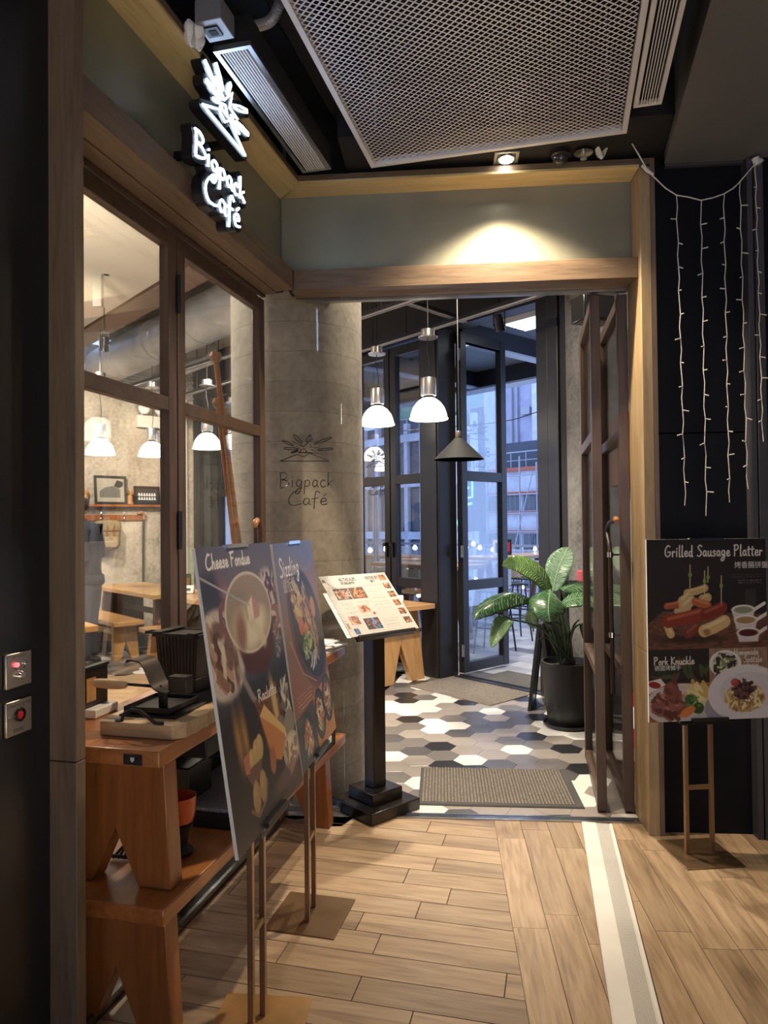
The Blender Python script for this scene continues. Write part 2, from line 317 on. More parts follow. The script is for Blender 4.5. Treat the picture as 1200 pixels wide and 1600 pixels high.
# ------------------------------------------------------------------ polygon helpers
def clip(poly, n, c):                    # keep the side n . p <= c
    out = []
    for i, p in enumerate(poly):
        q = poly[(i + 1) % len(poly)]; a = n[0] * p[0] + n[1] * p[1] - c; b = n[0] * q[0] + n[1] * q[1] - c
        if a <= 0: out.append(p)
        if (a < 0 < b) or (b < 0 < a): t = a / (a - b); out.append((p[0] + (q[0] - p[0]) * t, p[1] + (q[1] - p[1]) * t))
    return out
def area(p): return abs(sum(p[i][0] * p[(i + 1) % len(p)][1] - p[(i + 1) % len(p)][0] * p[i][1] for i in range(len(p)))) / 2
def wline(fr, p0, p1, keep):             # half-plane through two frame points, in world terms, keeping a frame point
    a, b, k = FP(fr, *p0), FP(fr, *p1), FP(fr, *keep); n = (-(b.y - a.y), b.x - a.x); c = n[0] * a.x + n[1] * a.y
    return ((n[0], n[1]), c) if n[0] * k.x + n[1] * k.y <= c else ((-n[0], -n[1]), -c)
def wclip(poly, planes):
    for n, c in planes:
        if len(poly) < 3: return []
        poly = clip(poly, n, c)
    return poly

# ------------------------------------------------------------------ floor: planks, boards, tiles
fl = MB().prism([(-8, -7), (6, -7), (6, 3.5)] + [tuple(FP('W', u, .07)[:2]) for u in (1.6, -5.8)] + [(-8, 9)], -.25, -.006)
floor = struct('floor', fl, M['grout'])
struct('floor_corridor', MB().box(-6, 6, -6, 1.34, -.006, 0), plain('corridor_floor', (.52, .47, .40), .5))
def floor_piece(name, fr, poly_w, o_fr, mats, top=0.0, kind=None):   # poly_w in world, piece origin o_fr in the frame
    q = [inv(fr, p) for p in poly_w]; q = [(x - o_fr[0], y - o_fr[1]) for x, y in q]
    if sum(q[i][0] * q[(i + 1) % len(q)][1] - q[(i + 1) % len(q)][0] * q[i][1] for i in range(len(q))) < 0: q.reverse()
    o = obj(name, MB().slab(q, -.0058, top), mats, floor, None, loc=FP(fr, o_fr[0], o_fr[1], 0), rot=FR[fr][1]); return o
thr_cut = wline('E', (0, .138), (1, .138), (0, -1)); sill_cut = wline('L', (-.128, 0), (-.128, 1), (1, 0)); bord_cut = wline('E', (.9765, 0), (.9765, 1), (0, 0))
view_cut = ((0, -1), -1.35)              # nothing nearer than this is seen
left_cut = wline('L', (-1.4, 0), (-1.4, 1), (1, 0))
joint0 = {0: .191, 1: .067, 2: -.06, 3: .0, 4: -.195}
rows = {-0.05: .624, -.178: .724}
obs = [(.624, .191), (.724, .067), (.515, -.06), (.723, -.195), (.619, -.312), (.828, -.447), (.724, -.577), (.518, -.705), (.621, -.831), (.30, -.958), (.618, -1.088), (.825, -1.216)]
PW_ = 0.1295
for k in range(-17, 4):
    b0 = -.179 + PW_ * k                 # joint lines across the planks (near edge)
    hit = [a for a, b in obs if b0 - .03 < b - .0 < b0 + PW_ * .9 and abs((b - (b0 + PW_)) ) < .075 or abs(b - b0 - PW_) < .03]
    j0 = hit[0] if hit else .3 + rnd.random() * .5
    for i in range(-3, 3):
        x0 = j0 + i * .80; poly = [FP('L', x, y)[:2] for x, y in ((x0 + .0016, b0 + .0016), (x0 + .7984, b0 + .0016), (x0 + .7984, b0 + PW_ - .0016), (x0 + .0016, b0 + PW_ - .0016))]
        cut = [thr_cut, bord_cut, view_cut] + ([sill_cut] if b0 > -1.75 else [left_cut])
        poly = wclip(poly, cut)
        if len(poly) > 2 and area(poly) > .002: floor_piece('plank', 'L', poly, (x0, b0), M['plank'])
BW = .1335
sl = wline('E', (1.419, .12), (1.231, -1.348), (0, 0)); sr = wline('E', (1.577, .13), (1.391, -1.337), (3, 0)); wall_cut = wline('E', (0, .05), (1, .05), (0, -1))
jb = {0: -.064, 1: -.741, 2: -.154, 3: -.62, 4: -.052, 5: -.156, 6: -.927, 7: -.4, 8: -.6}
for j in range(0, 14):
    s0 = .9765 + BW * j; jj = jb.get(j, -rnd.random() * .7)
    for i in range(-5, 2):
        y0 = jj + i * .777
        q = [FP('E', x, y)[:2] for x, y in ((s0 + .001, y0 + .001), (s0 + BW - .001, y0 + .001), (s0 + BW - .001, y0 + .776), (s0 + .001, y0 + .776))]
        for cut in ([sl], [sr]):
            poly = wclip(q, cut + [thr_cut if s0 < 1.776 else wall_cut, view_cut])
            if len(poly) > 2 and area(poly) > .0015: floor_piece('plank', 'EB', poly, (y0, -s0 - BW), M['plank'])
# expansion-joint cover strip
sd = FP('E', 1.498, .13); se_ = FP('E', 1.07, -3.2); st_len = (sd - se_).length; st_ang = math.atan2(sd.y - se_.y, sd.x - se_.x)
stp = struct('floor_joint_strip', MB().box(0, st_len, -.0755, .0755, -.006, .002), M['strip'], 'O'); stp.location = se_; stp.rotation_euler = (0, 0, st_ang)
tag(stp, 'white metal cover strip running across the wooden floor towards the entrance', 'floor strip'); del stp['kind']
obj('flange', MB().box(0, st_len, .006, .072, .002, .005), M['strip'], stp); obj('flange', MB().box(0, st_len, -.075, -.062, .002, .006), M['strip'], stp)
rb = MB()
for k in range(13): rb.box(0, st_len, -.058 + k * .0048, -.0552 + k * .0048, .002, .0045)
ro = obj('ridge', rb, M['rubber'], stp); ro['kind'] = 'stuff'
# hexagonal tiles of the dining room
HA = .1140; HD = HA * math.sqrt(3)
hexp = [(HA * math.cos(k * PI / 3) , HA * math.sin(k * PI / 3)) for k in range(6)]
def hexmesh(mi): return MB().slab([(x * .992, y * .992) for x, y in hexp], -.0058, 0).mesh('tile', HEXM[mi], None)
hexmeshes = [hexmesh(i) for i in range(5)]
known = {}
def c3(x, y): return (570 + x / 3.3333, 1040 + y / 3.3333)
for (x, y), m_ in (((795, 441), 0), ((548, 494), 0), ((392, 419), 4), ((137, 470), 0), ((363, 331), 0), ((350, 297), 0), ((480, 312), 0), ((333, 226), 0), ((875, 372), 4), ((665, 240), 0), ((790, 258), 3), ((235, 276), 4), ((223, 210), 0), ((115, 195), 0),
                   ((270, 492), 1), ((405, 466), 2), ((673, 467), 1), ((827, 492), 2), ((945, 465), 1), ((980, 517), 2), ((700, 520), 3), ((570, 530), 4), ((540, 440), 1), ((640, 418), 1), ((500, 378), 2), ((377, 376), 1), ((270, 400), 2), ((245, 440), 3), ((140, 420), 2), ((630, 372), 1), ((765, 397), 2), ((905, 418), 2),
                   ((735, 353), 1), ((480, 352), 3), ((245, 355), 1), ((240, 313), 2), ((130, 335), 2), ((125, 297), 1), ((1130, 545), 4), ((1050, 490), 1), ((1155, 605), 0), ((255, 612), 0), ((140, 583), 2), ((150, 640), 1), ((130, 525), 1), ((1020, 395), 1), ((985, 352), 0), ((930, 312), 0), ((1110, 370), 0), ((850, 332), 1), ((590, 295), 3), ((610, 330), 3), ((715, 308), 3), ((215, 152), 4), ((540, 195), 4), ((260, 155), 3), ((210, 55), 0), ((295, 88), 4), ((400, 155), 0)):
    p = atz(*c3(x, y), 0); known[inv('T', p)] = m_
thr_in = wline('E', (0, .205), (1, .205), (0, 3)); hx_y = ((0, -1), -7.45); west = wline('L', (-.30, 0), (-.30, 1), (3, 0))
cand = []
for i in range(-40, 24):
    for j in range(-22, 20):
        x = 1.5 * HA * i; y = HD * (j + .5 * (i % 2)); p = FP('T', x, y)
        e_ = inv('E', p); w_ = inv('W', p); l_ = inv('L', p)
        if e_[1] < .11 or w_[1] > -.06 or e_[0] > 2.15 or w_[0] < -5.65: continue
        if not (e_[0] > -.30 and p.y < 7.5) and p.y < 7.42: continue
        q = min(known, key=lambda t: (t[0] - x) ** 2 + (t[1] - y) ** 2)
        mi = known[q] if (q[0] - x) ** 2 + (q[1] - y) ** 2 < .0045 else rnd.choices(range(5), (17, 33, 27, 15, 8))[0]
        cand.append((p, mi, e_, l_))
def seen(p):                              # roughly in the picture (through the door or the left window)
    px = 600 + F_PX * p.x / p.y; return 560 < px < 1010 or 130 < px < 300
cand.sort(key=lambda c: (not seen(c[0]), c[0].length))
rest = MB(); n_t = 0
for p, mi, e_, l_ in cand:
    hp = [FP('T', *inv('T', (p.x, p.y)))[:2]]
    full = e_[1] > .205 + HA and e_[0] > -.3 + HA * .0
    if n_t < 296 and seen(p):
        if e_[1] < .205 + HA * 1.05:
            poly = wclip([FP('T', inv('T', p)[0] + x * .992, inv('T', p)[1] + y * .992)[:2] for x, y in hexp], [thr_in])
            if len(poly) < 3: continue
            floor_piece('tile', 'T', poly, inv('T', p), HEXM[mi])
        else: obj('tile', None, None, floor, None, me=hexmeshes[mi], loc=(p.x, p.y, 0), rot=FR['T'][1])
        n_t += 1
    else:
        t = inv('T', p); rest.slab([FP('T', t[0] + x * .992, t[1] + y * .992)[:2] for x, y in hexp], -.0058, 0, mi=mi)
ro = obj('far_tile', rest, HEXM, floor, None); ro['kind'] = 'stuff'
obj('tile_bed', MB().slab([FP('E', x, y)[:2] for x, y in ((-.3, .2), (2.3, .2), (2.3, 4.2), (-.3, 4.2))], -.0059, -.0025), M['grout2'], floor, None)
# plank floor of the dining room left of the column
inn = MB()
for k in range(-14, 36):
    b0 = -.179 + PW_ * k; x0 = -6.5 + rnd.random() * .8
    while x0 < -.29:
        poly = wclip([FP('L', x, y)[:2] for x, y in ((x0, b0), (x0 + .897, b0), (x0 + .897, b0 + PW_ - .002), (x0, b0 + PW_ - .002))], [((0, 1), 7.44), wline('L', (-.30, 0), (-.30, 1), (-3, 0)), ((-1, 0), 7.5)])
        if len(poly) > 2: inn.slab(poly, -.0058, 0)
        x0 += .90
ro = obj('dining_plank', inn, M['plank_in'], floor, None); ro['kind'] = 'stuff'
# thresholds
t = struct('trim_20', MB().box(.30, 1.73, .138, .150, -.006, .006).box(.30, 1.73, .196, .204, -.006, .005), M['steel'], 'E'); obj('channel', MB().box(.30, 1.73, .150, .196, -.006, .0015), M['dsteel'], t)
t = struct('trim_21', MB().box(-.42, -.13, -1.70, .12, -.006, .012).box(-.145, -.13, -1.70, .12, .012, .03).box(-.30, -.29, -1.7, .12, .012, .028), M['dsteel'], 'L')
t = struct('trim_22', MB().box(.04, 1.10, -.05, .05, -.006, .012).box(.04, 1.10, .03, .05, .012, .02), M['alu'], 'W')

# ------------------------------------------------------------------ shop front
Z_SO, Z_TOP, Z_BT, Z_BB = 3.320, 3.362, 2.885, 2.780
w = struct('wall_left', MB().box(-.30, -.085, -1.985, -1.751, 0, 3.75).box(-.30, -.088, -4.6, -1.988, 0, 3.75), M['black_panel'], 'L')
t = struct('trim_1', MB().box(-.30, 0, -1.750, -1.711, .902, Z_TOP), M['oakz_shaded'], 'L', bevel=.002)
obj('board', MB().box(-.30, 0, -1.750, -1.711, 0, .899), M['oakz_shaded'], t, bevel=.002)
struct('trim_2', MB().prism([(-.157, -1.711), (0, -1.711), (0, 0.0), (-.157, .157)], Z_SO, Z_SO + .012), M['oaky_lit'], 'L')
struct('trim_3', MB().prism([(-.020, -1.711), (0, -1.711), (0, 0), (-.02, .02)], Z_SO + .0121, Z_TOP), M['oakdy'], 'L')  # front edge in darker oak, its shade put into the colour
struct('trim_4', MB().prism([(0.0, 0), (1.7255, 0), (1.7255, .156), (-.125, .156)], Z_SO, Z_SO + .012), M['oak'], 'E')
struct('trim_5', MB().prism([(0, 0), (1.777, 0), (1.777, .02), (0, .02)], Z_SO + .0121, Z_TOP), M['oakd'], 'E')  # darker oak stands for shade on this front edge too
t = struct('trim_6', MB().box(1.7265, 1.777, 0, .26, .902, Z_SO), M['oakz'], 'E', bevel=.002)
obj('board', MB().box(1.7265, 1.777, 0, .26, 0, .899), M['oakz'], t, bevel=.002)
struct('trim_7', MB().box(1.7775, 1.80, .0, .05, 0, Z_TOP), M['oakz_shaded'], 'E')
struct('trim_8', MB().box(-.168, -.157, -1.711, .155, Z_BT - .04, Z_SO + .02), M['fascia'], 'L')
struct('trim_9', MB().box(-.125, 1.726, .157, .168, Z_BT - .04, Z_SO + .02), M['fascia'], 'E')
# oak beams over the windows and the door, with the stepped soffit behind
t = struct('trim_10', MB().prism([(-.09, -1.711), (-.045, -1.711), (-.045, .03), (-.09, .045)], Z_BB, Z_BT), M['oakdy'], 'L', bevel=.002)
obj('soffit_board', MB().box(-.152, -.096, -1.711, .05, Z_BB + .006, Z_BB + .05), M['oakdy'], t); obj('soffit_board', MB().box(-.235, -.165, -1.711, .10, Z_BB + .012, Z_BB + .05), M['oakdy'], t)
obj('top_board', MB().box(-.157, -.09, -1.711, .05, Z_BT - .02, Z_BT - .002), M['oakdy'], t); obj('track', MB().box(-.262, -.240, -1.711, .12, Z_BB + .004, Z_BB + .04), M['brown'], t)
t = struct('trim_11', MB().prism([(-.037, .045), (1.7255, .045), (1.7255, .09), (-.06, .09)], Z_BB, Z_BT), M['oakd'], 'E', bevel=.002)
obj('top_board', MB().box(-.03, 1.7255, .09, .157, Z_BT - .02, Z_BT - .002), M['oakd'], t)
obj('soffit_board', MB().box(-.06, 1.7255, .094, .235, Z_BB + .01, Z_BB + .05), M['oakd'], t); obj('track', MB().box(.0, 1.7255, .24, .275, Z_BB - .004, Z_BB + .04), M['steel'], t)
struct('wall_front', MB().box(-.10, 2.3, .17, .40, Z_BB + .05, 4.2).box(1.78, 2.3, .2, .40, 0, Z_BB + .05), M['void'], 'E')
struct('wall_front_left', MB().box(-.40, -.170, -1.711, .20, Z_BB + .05, 4.2), M['void'], 'L')
struct('wall_partition', MB().box(-6.5, -.30, -1.95, -1.76, 0, 4.2), M['plaster'], 'L')
# right side of the shop front
struct('wall_right', MB().box(1.801, 2.235, .05, .17, 0, 1.985).box(1.801, 2.235, .053, .17, 1.992, 3.75).box(2.31, 5.5, .0, .17, 0, 3.75), M['black_wall'], 'E')
struct('trim_12', MB().box(2.235, 2.262, -.015, .17, 0, 3.33).box(2.267, 2.31, -.02, .17, 0, 3.33), M['greycol'], 'E', bevel=.002)
# ceiling above the corridor
struct('ceiling', MB().box(-6, 7, -7, 3.9, 3.76, 3.9), M['void'])
struct('ceiling_strip', MB().prism([(.25, -.30), (2.6, -.36), (2.6, .16), (.25, .16)], 3.385, 3.6), M['void'], 'E')
bk = MB().prism([(1.825, -3.0), (5.5, -3.0), (5.5, .95), (1.825, .315)], 3.335, 3.74)
t = struct('ceiling_bulkhead', bk, M['bulk'], 'L', bevel=.002); obj('edge_strip', MB().box(1.86, 2.235, .02, .046, 3.325, 3.337), M['greycol'], None, loc=FP('E', 0, 0), rot=FR['E'][1])
es = bpy.data.objects[-1] if False else None
for o in list(C.objects):
    if o.name.startswith('edge_strip'): o.name = 'trim_13'; o['kind'] = 'structure'
dk = struct('ceiling_duct', MB().box(.235, .395, -1.6, .02, 3.54, 3.74), M['duct_black'], 'L', bevel=.01)

# left window: two framed leaves of glass
GA = -.285
def leaf(parent, x0, x1, z0, z1, stile, rails, mats, matp, th=.045, z_first=None):    # leaf in the x-z plane of its parent, thickness along y
    obj('stile', MB().box(x0, x0 + stile, -th / 2, th / 2, z0, z1), mats[0], parent, bevel=.003); obj('stile', MB().box(x1 - stile, x1, -th / 2, th / 2, z0, z1), mats[0], parent, bevel=.003)
    zs = []
    for a, b in rails:
        obj('rail', MB().box(x0 + stile, x1 - stile, -th / 2 + .002, th / 2 - .002, a, b), mats[1], parent, bevel=.003); zs.append((a, b))
    zs.sort()
    for (a, b), (c, d) in zip(zs, zs[1:]):
        obj('pane', MB().box(x0 + stile - .004, x1 - stile + .004, -.003, .003, b - .004, c + .004), matp, parent, None)
def anchor(name, fr, p, rot, kind='structure'):
    o = bpy.data.objects.new(name, None); C.objects.link(o); o.location = FP(fr, *p); o.rotation_euler = (0, 0, FR[fr][1] + rot); o['kind'] = kind; o.empty_display_size = .05
    return o
w1 = anchor('window_1', 'L', (GA, 0, 0), PI / 2); w2 = anchor('window_2', 'L', (GA, 0, 0), PI / 2)
RW = ((.03, .12), (.70, .755), (2.025, 2.083), (2.712, 2.782))
leaf(w1, -1.66, -.762, .03, 2.782, .062, RW, (M['brown'], M['brownh']), M['glass_in'])
leaf(w2, -.752, .155, .03, 2.782, .062, RW, (M['brown'], M['brownh']), M['glass_in'])
for z in (.3, 1.45, 2.45):
    obj('hinge', MB().cyl((-.757, -.03, z), (-.757, -.03, z + .16), .010, n=8), M['alu'], w1)
# fixed pane in front of the column, with a drawn emblem
w3 = anchor('window_3', 'E', (0, .215, 0), 0)
obj('pane', MB().box(-.245, .184, -.005, .005, .02, 2.79), M['glass'], w3, None)
obj('channel', MB().box(-.245, .19, -.012, .012, .0, .022), M['steel'], w3)

# entrance door: two glazed leaves folded back to the right
def door_leaf(name, p0, p1, n):
    a = math.atan2(p1[1] - p0[1], p1[0] - p0[0]); Ln = math.hypot(p1[0] - p0[0], p1[1] - p0[1])
    d = anchor(name, 'E', (p0[0], p0[1], 0), a)
    leaf(d, 0, Ln, .012, 2.765, .062, ((.012, .075), (.715, .765), (1.985, 2.045), (2.70, 2.765)), (M['brown'], M['brownh']), M['glass'], .05)
    return d
d1 = door_leaf('door_1', (1.555, .262), (1.664, 1.15), 1); d2 = door_leaf('door_2', (1.698, .262), (1.79, 1.15), 2)
# ------------------------------------------------------------------ dining room shell
struct('wall_back', MB().box(-5.8, -5.55, -7, .05, 0, 4.2), concrete('concrete_wall', (.40, .34, .26), .5, 2.2, .8, bump=.6, dark=.36), 'W')
struct('wall_rear', MB().box(-6.2, 6.2, -6.2, -6, 0, 3.8), M['greycol'])
struct('wall_corridor_left', MB().box(-6.2, -6, -6, 1.6, 0, 3.8), M['greycol']); struct('wall_corridor_right', MB().box(6, 6.2, -6, 3.4, 0, 3.8), M['greycol'])
struct('wall_side', MB().box(2.16, 2.3, .40, 3.6, 0, 4.2), concrete('concrete_side', (.12, .117, .11), .4, 2.2, .85, bump=.5), 'E')
struct('ceiling_dining', MB().prism([FP('L', -6.6, -1.9)[:2], FP('L', -.2, -1.9)[:2], FP('E', 0, .3)[:2], FP('E', 2.3, .3)[:2], FP('W', 1.45, .1)[:2], FP('W', -5.8, .1)[:2]], 4.2, 4.4), M['ceil'])
struct('ceiling_panel', MB().box(-5.4, .0, -6.2, -2.42, 3.90, 3.98), M['plaster'], 'W')
struct('ceiling_panel_wood', MB().box(-5.4, -.6, -2.40, -2.10, 3.88, 3.92), M['pineD'], 'W')
def round_column(name, c, r, h, mat_, label, n=48):
    mb = MB().grid(lambda u, v: Vector((c[0] + r * math.cos(2 * PI * u), c[1] + r * math.sin(2 * PI * u), h * v)), n, 10, uv=True)
    mb.uv = [(u * 2 * PI * r, v * h) for u, v in mb.uv]
    o = obj(name, mb, mat_, None, 1.5); return tag(o, label, 'column')
colmat = concrete('concrete_column', (.31, .275, .215), .4, 3.2, .75, form=(60, .165, .004, .72), bump=.35, dark=.6)
round_column('concrete_column', (-.528, 4.37), .40, 4.2, colmat, 'round board-marked concrete column beside the entrance, behind the display benches')
round_column('concrete_column', (2.02, 6.12), .44, 4.2, concrete('concrete_dark', (.12, .115, .108), .6, 4.0, .85, bump=.6, dark=.2), 'rough dark concrete column behind the potted plant')
# ------------------------------------------------------------------ handwriting and the sun-and-mountain emblem, as strokes
GL = {
 'B': (.78, [[(.02, 1), (.05, .55), (.0, .02)], [(-.06, .97), (.30, 1.02), (.55, .86), (.40, .62), (.10, .54), (.46, .50), (.72, .32), (.50, .10), (-.02, -.06)]]),
 'i': (.26, [[(.10, .50), (.08, .02)], [(.13, .70), (.14, .74)]]),
 'g': (.56, [[(.44, .44), (.22, .50), (.04, .28), (.20, .06), (.40, .22), (.45, .44), (.40, -.12), (.20, -.42), (-.04, -.38), (.10, -.16), (.48, .02)]]),
 'p': (.54, [[(.08, .46), (.02, -.46)], [(.07, .36), (.28, .50), (.46, .32), (.32, .08), (.07, .08)]]),
 'a': (.52, [[(.42, .42), (.20, .48), (.03, .22), (.18, .02), (.38, .18), (.42, .44), (.40, .10), (.52, .02)]]),
 'c': (.46, [[(.40, .40), (.22, .48), (.04, .24), (.18, .0), (.46, .08)]]),
 'k': (.52, [[(.12, 1), (.06, .02)], [(.42, .46), (.10, .20), (.26, .16), (.50, .0)]]),
 'C': (.86, [[(.70, .96), (.44, 1.0), (.12, .66), (.02, .28), (.22, .0), (.60, .02), (.84, .12)]]),
 'f': (.46, [[(.52, .86), (.36, 1.0), (.22, .76), (.14, -.30)], [(.0, .44), (.44, .50)]]),
 'e': (.46, [[(.06, .22), (.38, .28), (.34, .46), (.16, .46), (.04, .20), (.18, .0), (.46, .08)]]),
 'E': (.46, [[(.06, .22), (.38, .28), (.34, .46), (.16, .46), (.04, .20), (.18, .0), (.46, .08)], [(.22, .62), (.40, .80)]]),
 'h': (.52, [[(.12, 1), (.05, .0)], [(.07, .24), (.26, .46), (.38, .36), (.38, .04), (.50, .0)]]),
 's': (.42, [[(.38, .44), (.18, .48), (.12, .32), (.32, .20), (.28, .02), (.02, .04)]]),
 'F': (.62, [[(.08, 1), (.04, .0)], [(-.04, .96), (.62, 1.02)], [(.06, .54), (.44, .58)]]),
 'o': (.48, [[(.26, .48), (.06, .30), (.14, .02), (.36, .08), (.42, .36), (.24, .48)]]),
 'n': (.50, [[(.06, .46), (.05, .0)], [(.06, .28), (.26, .48), (.38, .34), (.40, .0)]]),
 'd': (.54, [[(.40, .38), (.20, .46), (.04, .22), (.18, .0), (.40, .18)], [(.44, 1.0), (.42, .06), (.52, .0)]]),
 'u': (.52, [[(.06, .46), (.06, .12), (.20, .0), (.38, .14), (.42, .46), (.42, .08), (.52, .0)]]),
 'S': (.62, [[(.60, .90), (.34, 1.02), (.12, .82), (.28, .60), (.50, .42), (.48, .14), (.22, .0), (.0, .08)]]),
 'z': (.46, [[(.06, .44), (.38, .48), (.06, .04), (.44, .04)]]),
 'l': (.24, [[(.12, 1.0), (.06, .06), (.20, .0)]]),
 'R': (.72, [[(.04, 1), (.02, .0)], [(-.04, .94), (.34, 1.0), (.52, .82), (.34, .60), (.06, .52), (.36, .30), (.68, .0)]]),
 't': (.38, [[(.18, .82), (.14, .10), (.30, .0)], [(.0, .56), (.38, .60)]]),
 'r': (.40, [[(.08, .46), (.06, .0)], [(.07, .26), (.22, .46), (.38, .42)]]),
 'P': (.64, [[(.06, 1), (.02, .0)], [(-.04, .94), (.36, 1.0), (.54, .80), (.36, .58), (.06, .50)]]),
 'K': (.66, [[(.06, 1), (.03, .0)], [(.58, .92), (.08, .46), (.62, .0)]]),
 'w': (.60, [[(.04, .46), (.12, .02), (.28, .34), (.40, .02), (.56, .46)]]),
 'H': (.70, [[(.06, 1), (.03, .0)], [(.58, 1), (.56, .0)], [(.04, .52), (.58, .54)]]),
 'm': (.68, [[(.05, .46), (.05, .0)], [(.05, .26), (.20, .46), (.30, .30), (.30, .0)], [(.30, .26), (.46, .46), (.57, .30), (.60, .0)]]),
 'A': (.52, [[(.42, .42), (.20, .48), (.03, .22), (.18, .02), (.38, .18), (.42, .44), (.40, .10), (.52, .02)], [(.14, .66), (.15, .70)], [(.32, .68), (.33, .72)]]),
 'G': (.84, [[(.70, .92), (.42, 1.0), (.10, .62), (.10, .18), (.40, .0), (.70, .18), (.72, .42), (.42, .42)]]),
 ' ': (.36, []),
}
def smooth(pts, k=5):
    if len(pts) < 3: return [tuple(p) for p in pts]
    out = []
    for i in range(len(pts) - 1):
        p0 = pts[max(i - 1, 0)]; p1 = pts[i]; p2 = pts[i + 1]; p3 = pts[min(i + 2, len(pts) - 1)]
        for s in range(k):
            t = s / k
            out.append(tuple(.5 * ((2 * b) + (c - a) * t + (2 * a - 5 * b + 4 * c - d) * t * t + (3 * b - a - 3 * c + d) * t ** 3) for a, b, c, d in zip(p0, p1, p2, p3)))
    out.append(tuple(pts[-1])); return out
def script(text, x0, y0, h, width=None, gap=.10, tight=1.0, k=4):
    tot = sum(GL[c][0] + gap for c in text) - gap; sx = h * tight if width is None else width / tot
    x = 0; res = []
    for c in text:
        w_, st = GL[c]
        for s in st: res.append([(x0 + (x + px) * sx, y0 + py * h) for px, py in smooth(s, k)])
        x += w_ + gap
    return res
def emblem(x0, y0, w_, h_):                # x0..x0+w_, base line y0
    def q(p): return (x0 + (p[0] - 120) / 595 * w_, y0 + (440 - p[1]) / 295 * h_)
    R = []
    for a, b, wd in (((155, 208), (275, 264), 11), ((282, 150), (370, 240), 16), ((470, 155), (418, 228), 13), ((697, 185), (505, 252), 12), ((712, 305), (545, 318), 11), ((172, 293), (325, 302), 12), ((250, 342), (330, 322), 7)):
        dx, dy = b[0] - a[0], b[1] - a[1]; L_ = math.hypot(dx, dy); nx, ny = -dy / L_ * wd, dx / L_ * wd
        loop = [(a[0] + nx * .6, a[1] + ny * .6), (a[0] + dx * .5 + nx, a[1] + dy * .5 + ny), (b[0] + nx * .5, b[1] + ny * .5), (b[0] - nx * .5, b[1] - ny * .5), (a[0] + dx * .5 - nx, a[1] + dy * .5 - ny), (a[0] - nx * .6, a[1] - ny * .6), (a[0] + nx * .6, a[1] + ny * .6)]
        R.append([q(p) for p in loop])
    R.append([q(p) for p in ((310, 325), (250, 342), (345, 300), (275, 222), (388, 280), (492, 190), (460, 285), (565, 293), (470, 314), (585, 362), (455, 345), (330, 340))])
    R.append([q(p) for p in ((125, 432), (315, 362), (395, 388), (455, 350), (670, 440), (125, 432))])
    R.append([q(p) for p in ((345, 350), (360, 310), (400, 300), (425, 335), (390, 345))])
    return R
def strokes_mb(polys, r, fn, n=6, mb=None):
    mb = mb or MB()
    for p in polys: mb.tube([fn(*q) for q in p], r, n)
    return mb
def ribbon(mb, polys, r, z0, z1, fn):       # rounded, thick, flat-faced strokes standing off the wall
    for p in polys:
        for a, b in zip(p, p[1:]):
            d = math.hypot(b[0] - a[0], b[1] - a[1])
            if d < 1e-5: continue
            an = math.atan2(b[1] - a[1], b[0] - a[0]); cap = []
            for k in range(7): cap.append((b[0] + r * math.cos(an - PI / 2 + PI * k / 6), b[1] + r * math.sin(an - PI / 2 + PI * k / 6)))
            for k in range(7): cap.append((a[0] + r * math.cos(an + PI / 2 + PI * k / 6), a[1] + r * math.sin(an + PI / 2 + PI * k / 6)))
            n = len(cap)
            mb.add([fn(x, y, z0) for x, y in cap] + [fn(x, y, z1) for x, y in cap], [tuple(range(n - 1, -1, -1)), tuple(range(n, 2 * n))] + [(k, (k + 1) % n, n + (k + 1) % n, n + k) for k in range(n)])
    return mb

# lit sign hung on the left beam: local x along the wall, y = -(out of wall), z up
lamp('sign_glow', 'AREA', FP('L', .05, -.85, 3.02), 1.2, (.45, .62, 1.0), .45, FP('L', 1.0, -.85, 3.2), size_y=.4)
sg = thing('neon_sign', 'lit white neon sign with sunburst emblem over Bigpack Café lettering, on the left fascia', 'sign', 'L', (0, 0, 0))
sfn = lambda x, y, z: Vector((z, x, y))
em = emblem(-1.035, 3.135, .41, .235); tx = script('Bigpack', -1.085, 2.925, .095, .42, .06, k=3); cf = script('CafE', -1.015, 2.795, .105, .30, .04, k=3)
obj('emblem_back', ribbon(MB(), em, .020, -.040, .004, sfn), M['signside'], sg, None)
obj('letter_back', ribbon(MB(), tx + cf, .022, -.040, .004, sfn).add([sfn(x, y, z) for z in (-.038, .003) for x, y in ((-1.0, 2.82), (-.78, 2.82), (-.70, 2.95), (-1.0, 2.95))], [(3, 2, 1, 0), (4, 5, 6, 7), (0, 1, 5, 4), (1, 2, 6, 5), (2, 3, 7, 6), (3, 0, 4, 7)]), M['signside'], sg, None)
obj('emblem_tube', strokes_mb(em, .0044, lambda x, y: sfn(x, y, .008)), M['neon'], sg)
obj('letter_tube', strokes_mb(tx + cf, .0048, lambda x, y: sfn(x, y, .008)), M['neon'], sg)
bm_ = MB()
for z in (3.0, 2.86): bm_.box(-.060, -.038, -1.0, -.72, z, z + .012)
bm_.box(-.157, -.038, -.96, -.94, 2.99, 3.02).box(-.157, -.038, -.72, -.70, 3.15, 3.18)
obj('bracket', bm_, M['signside'], sg)
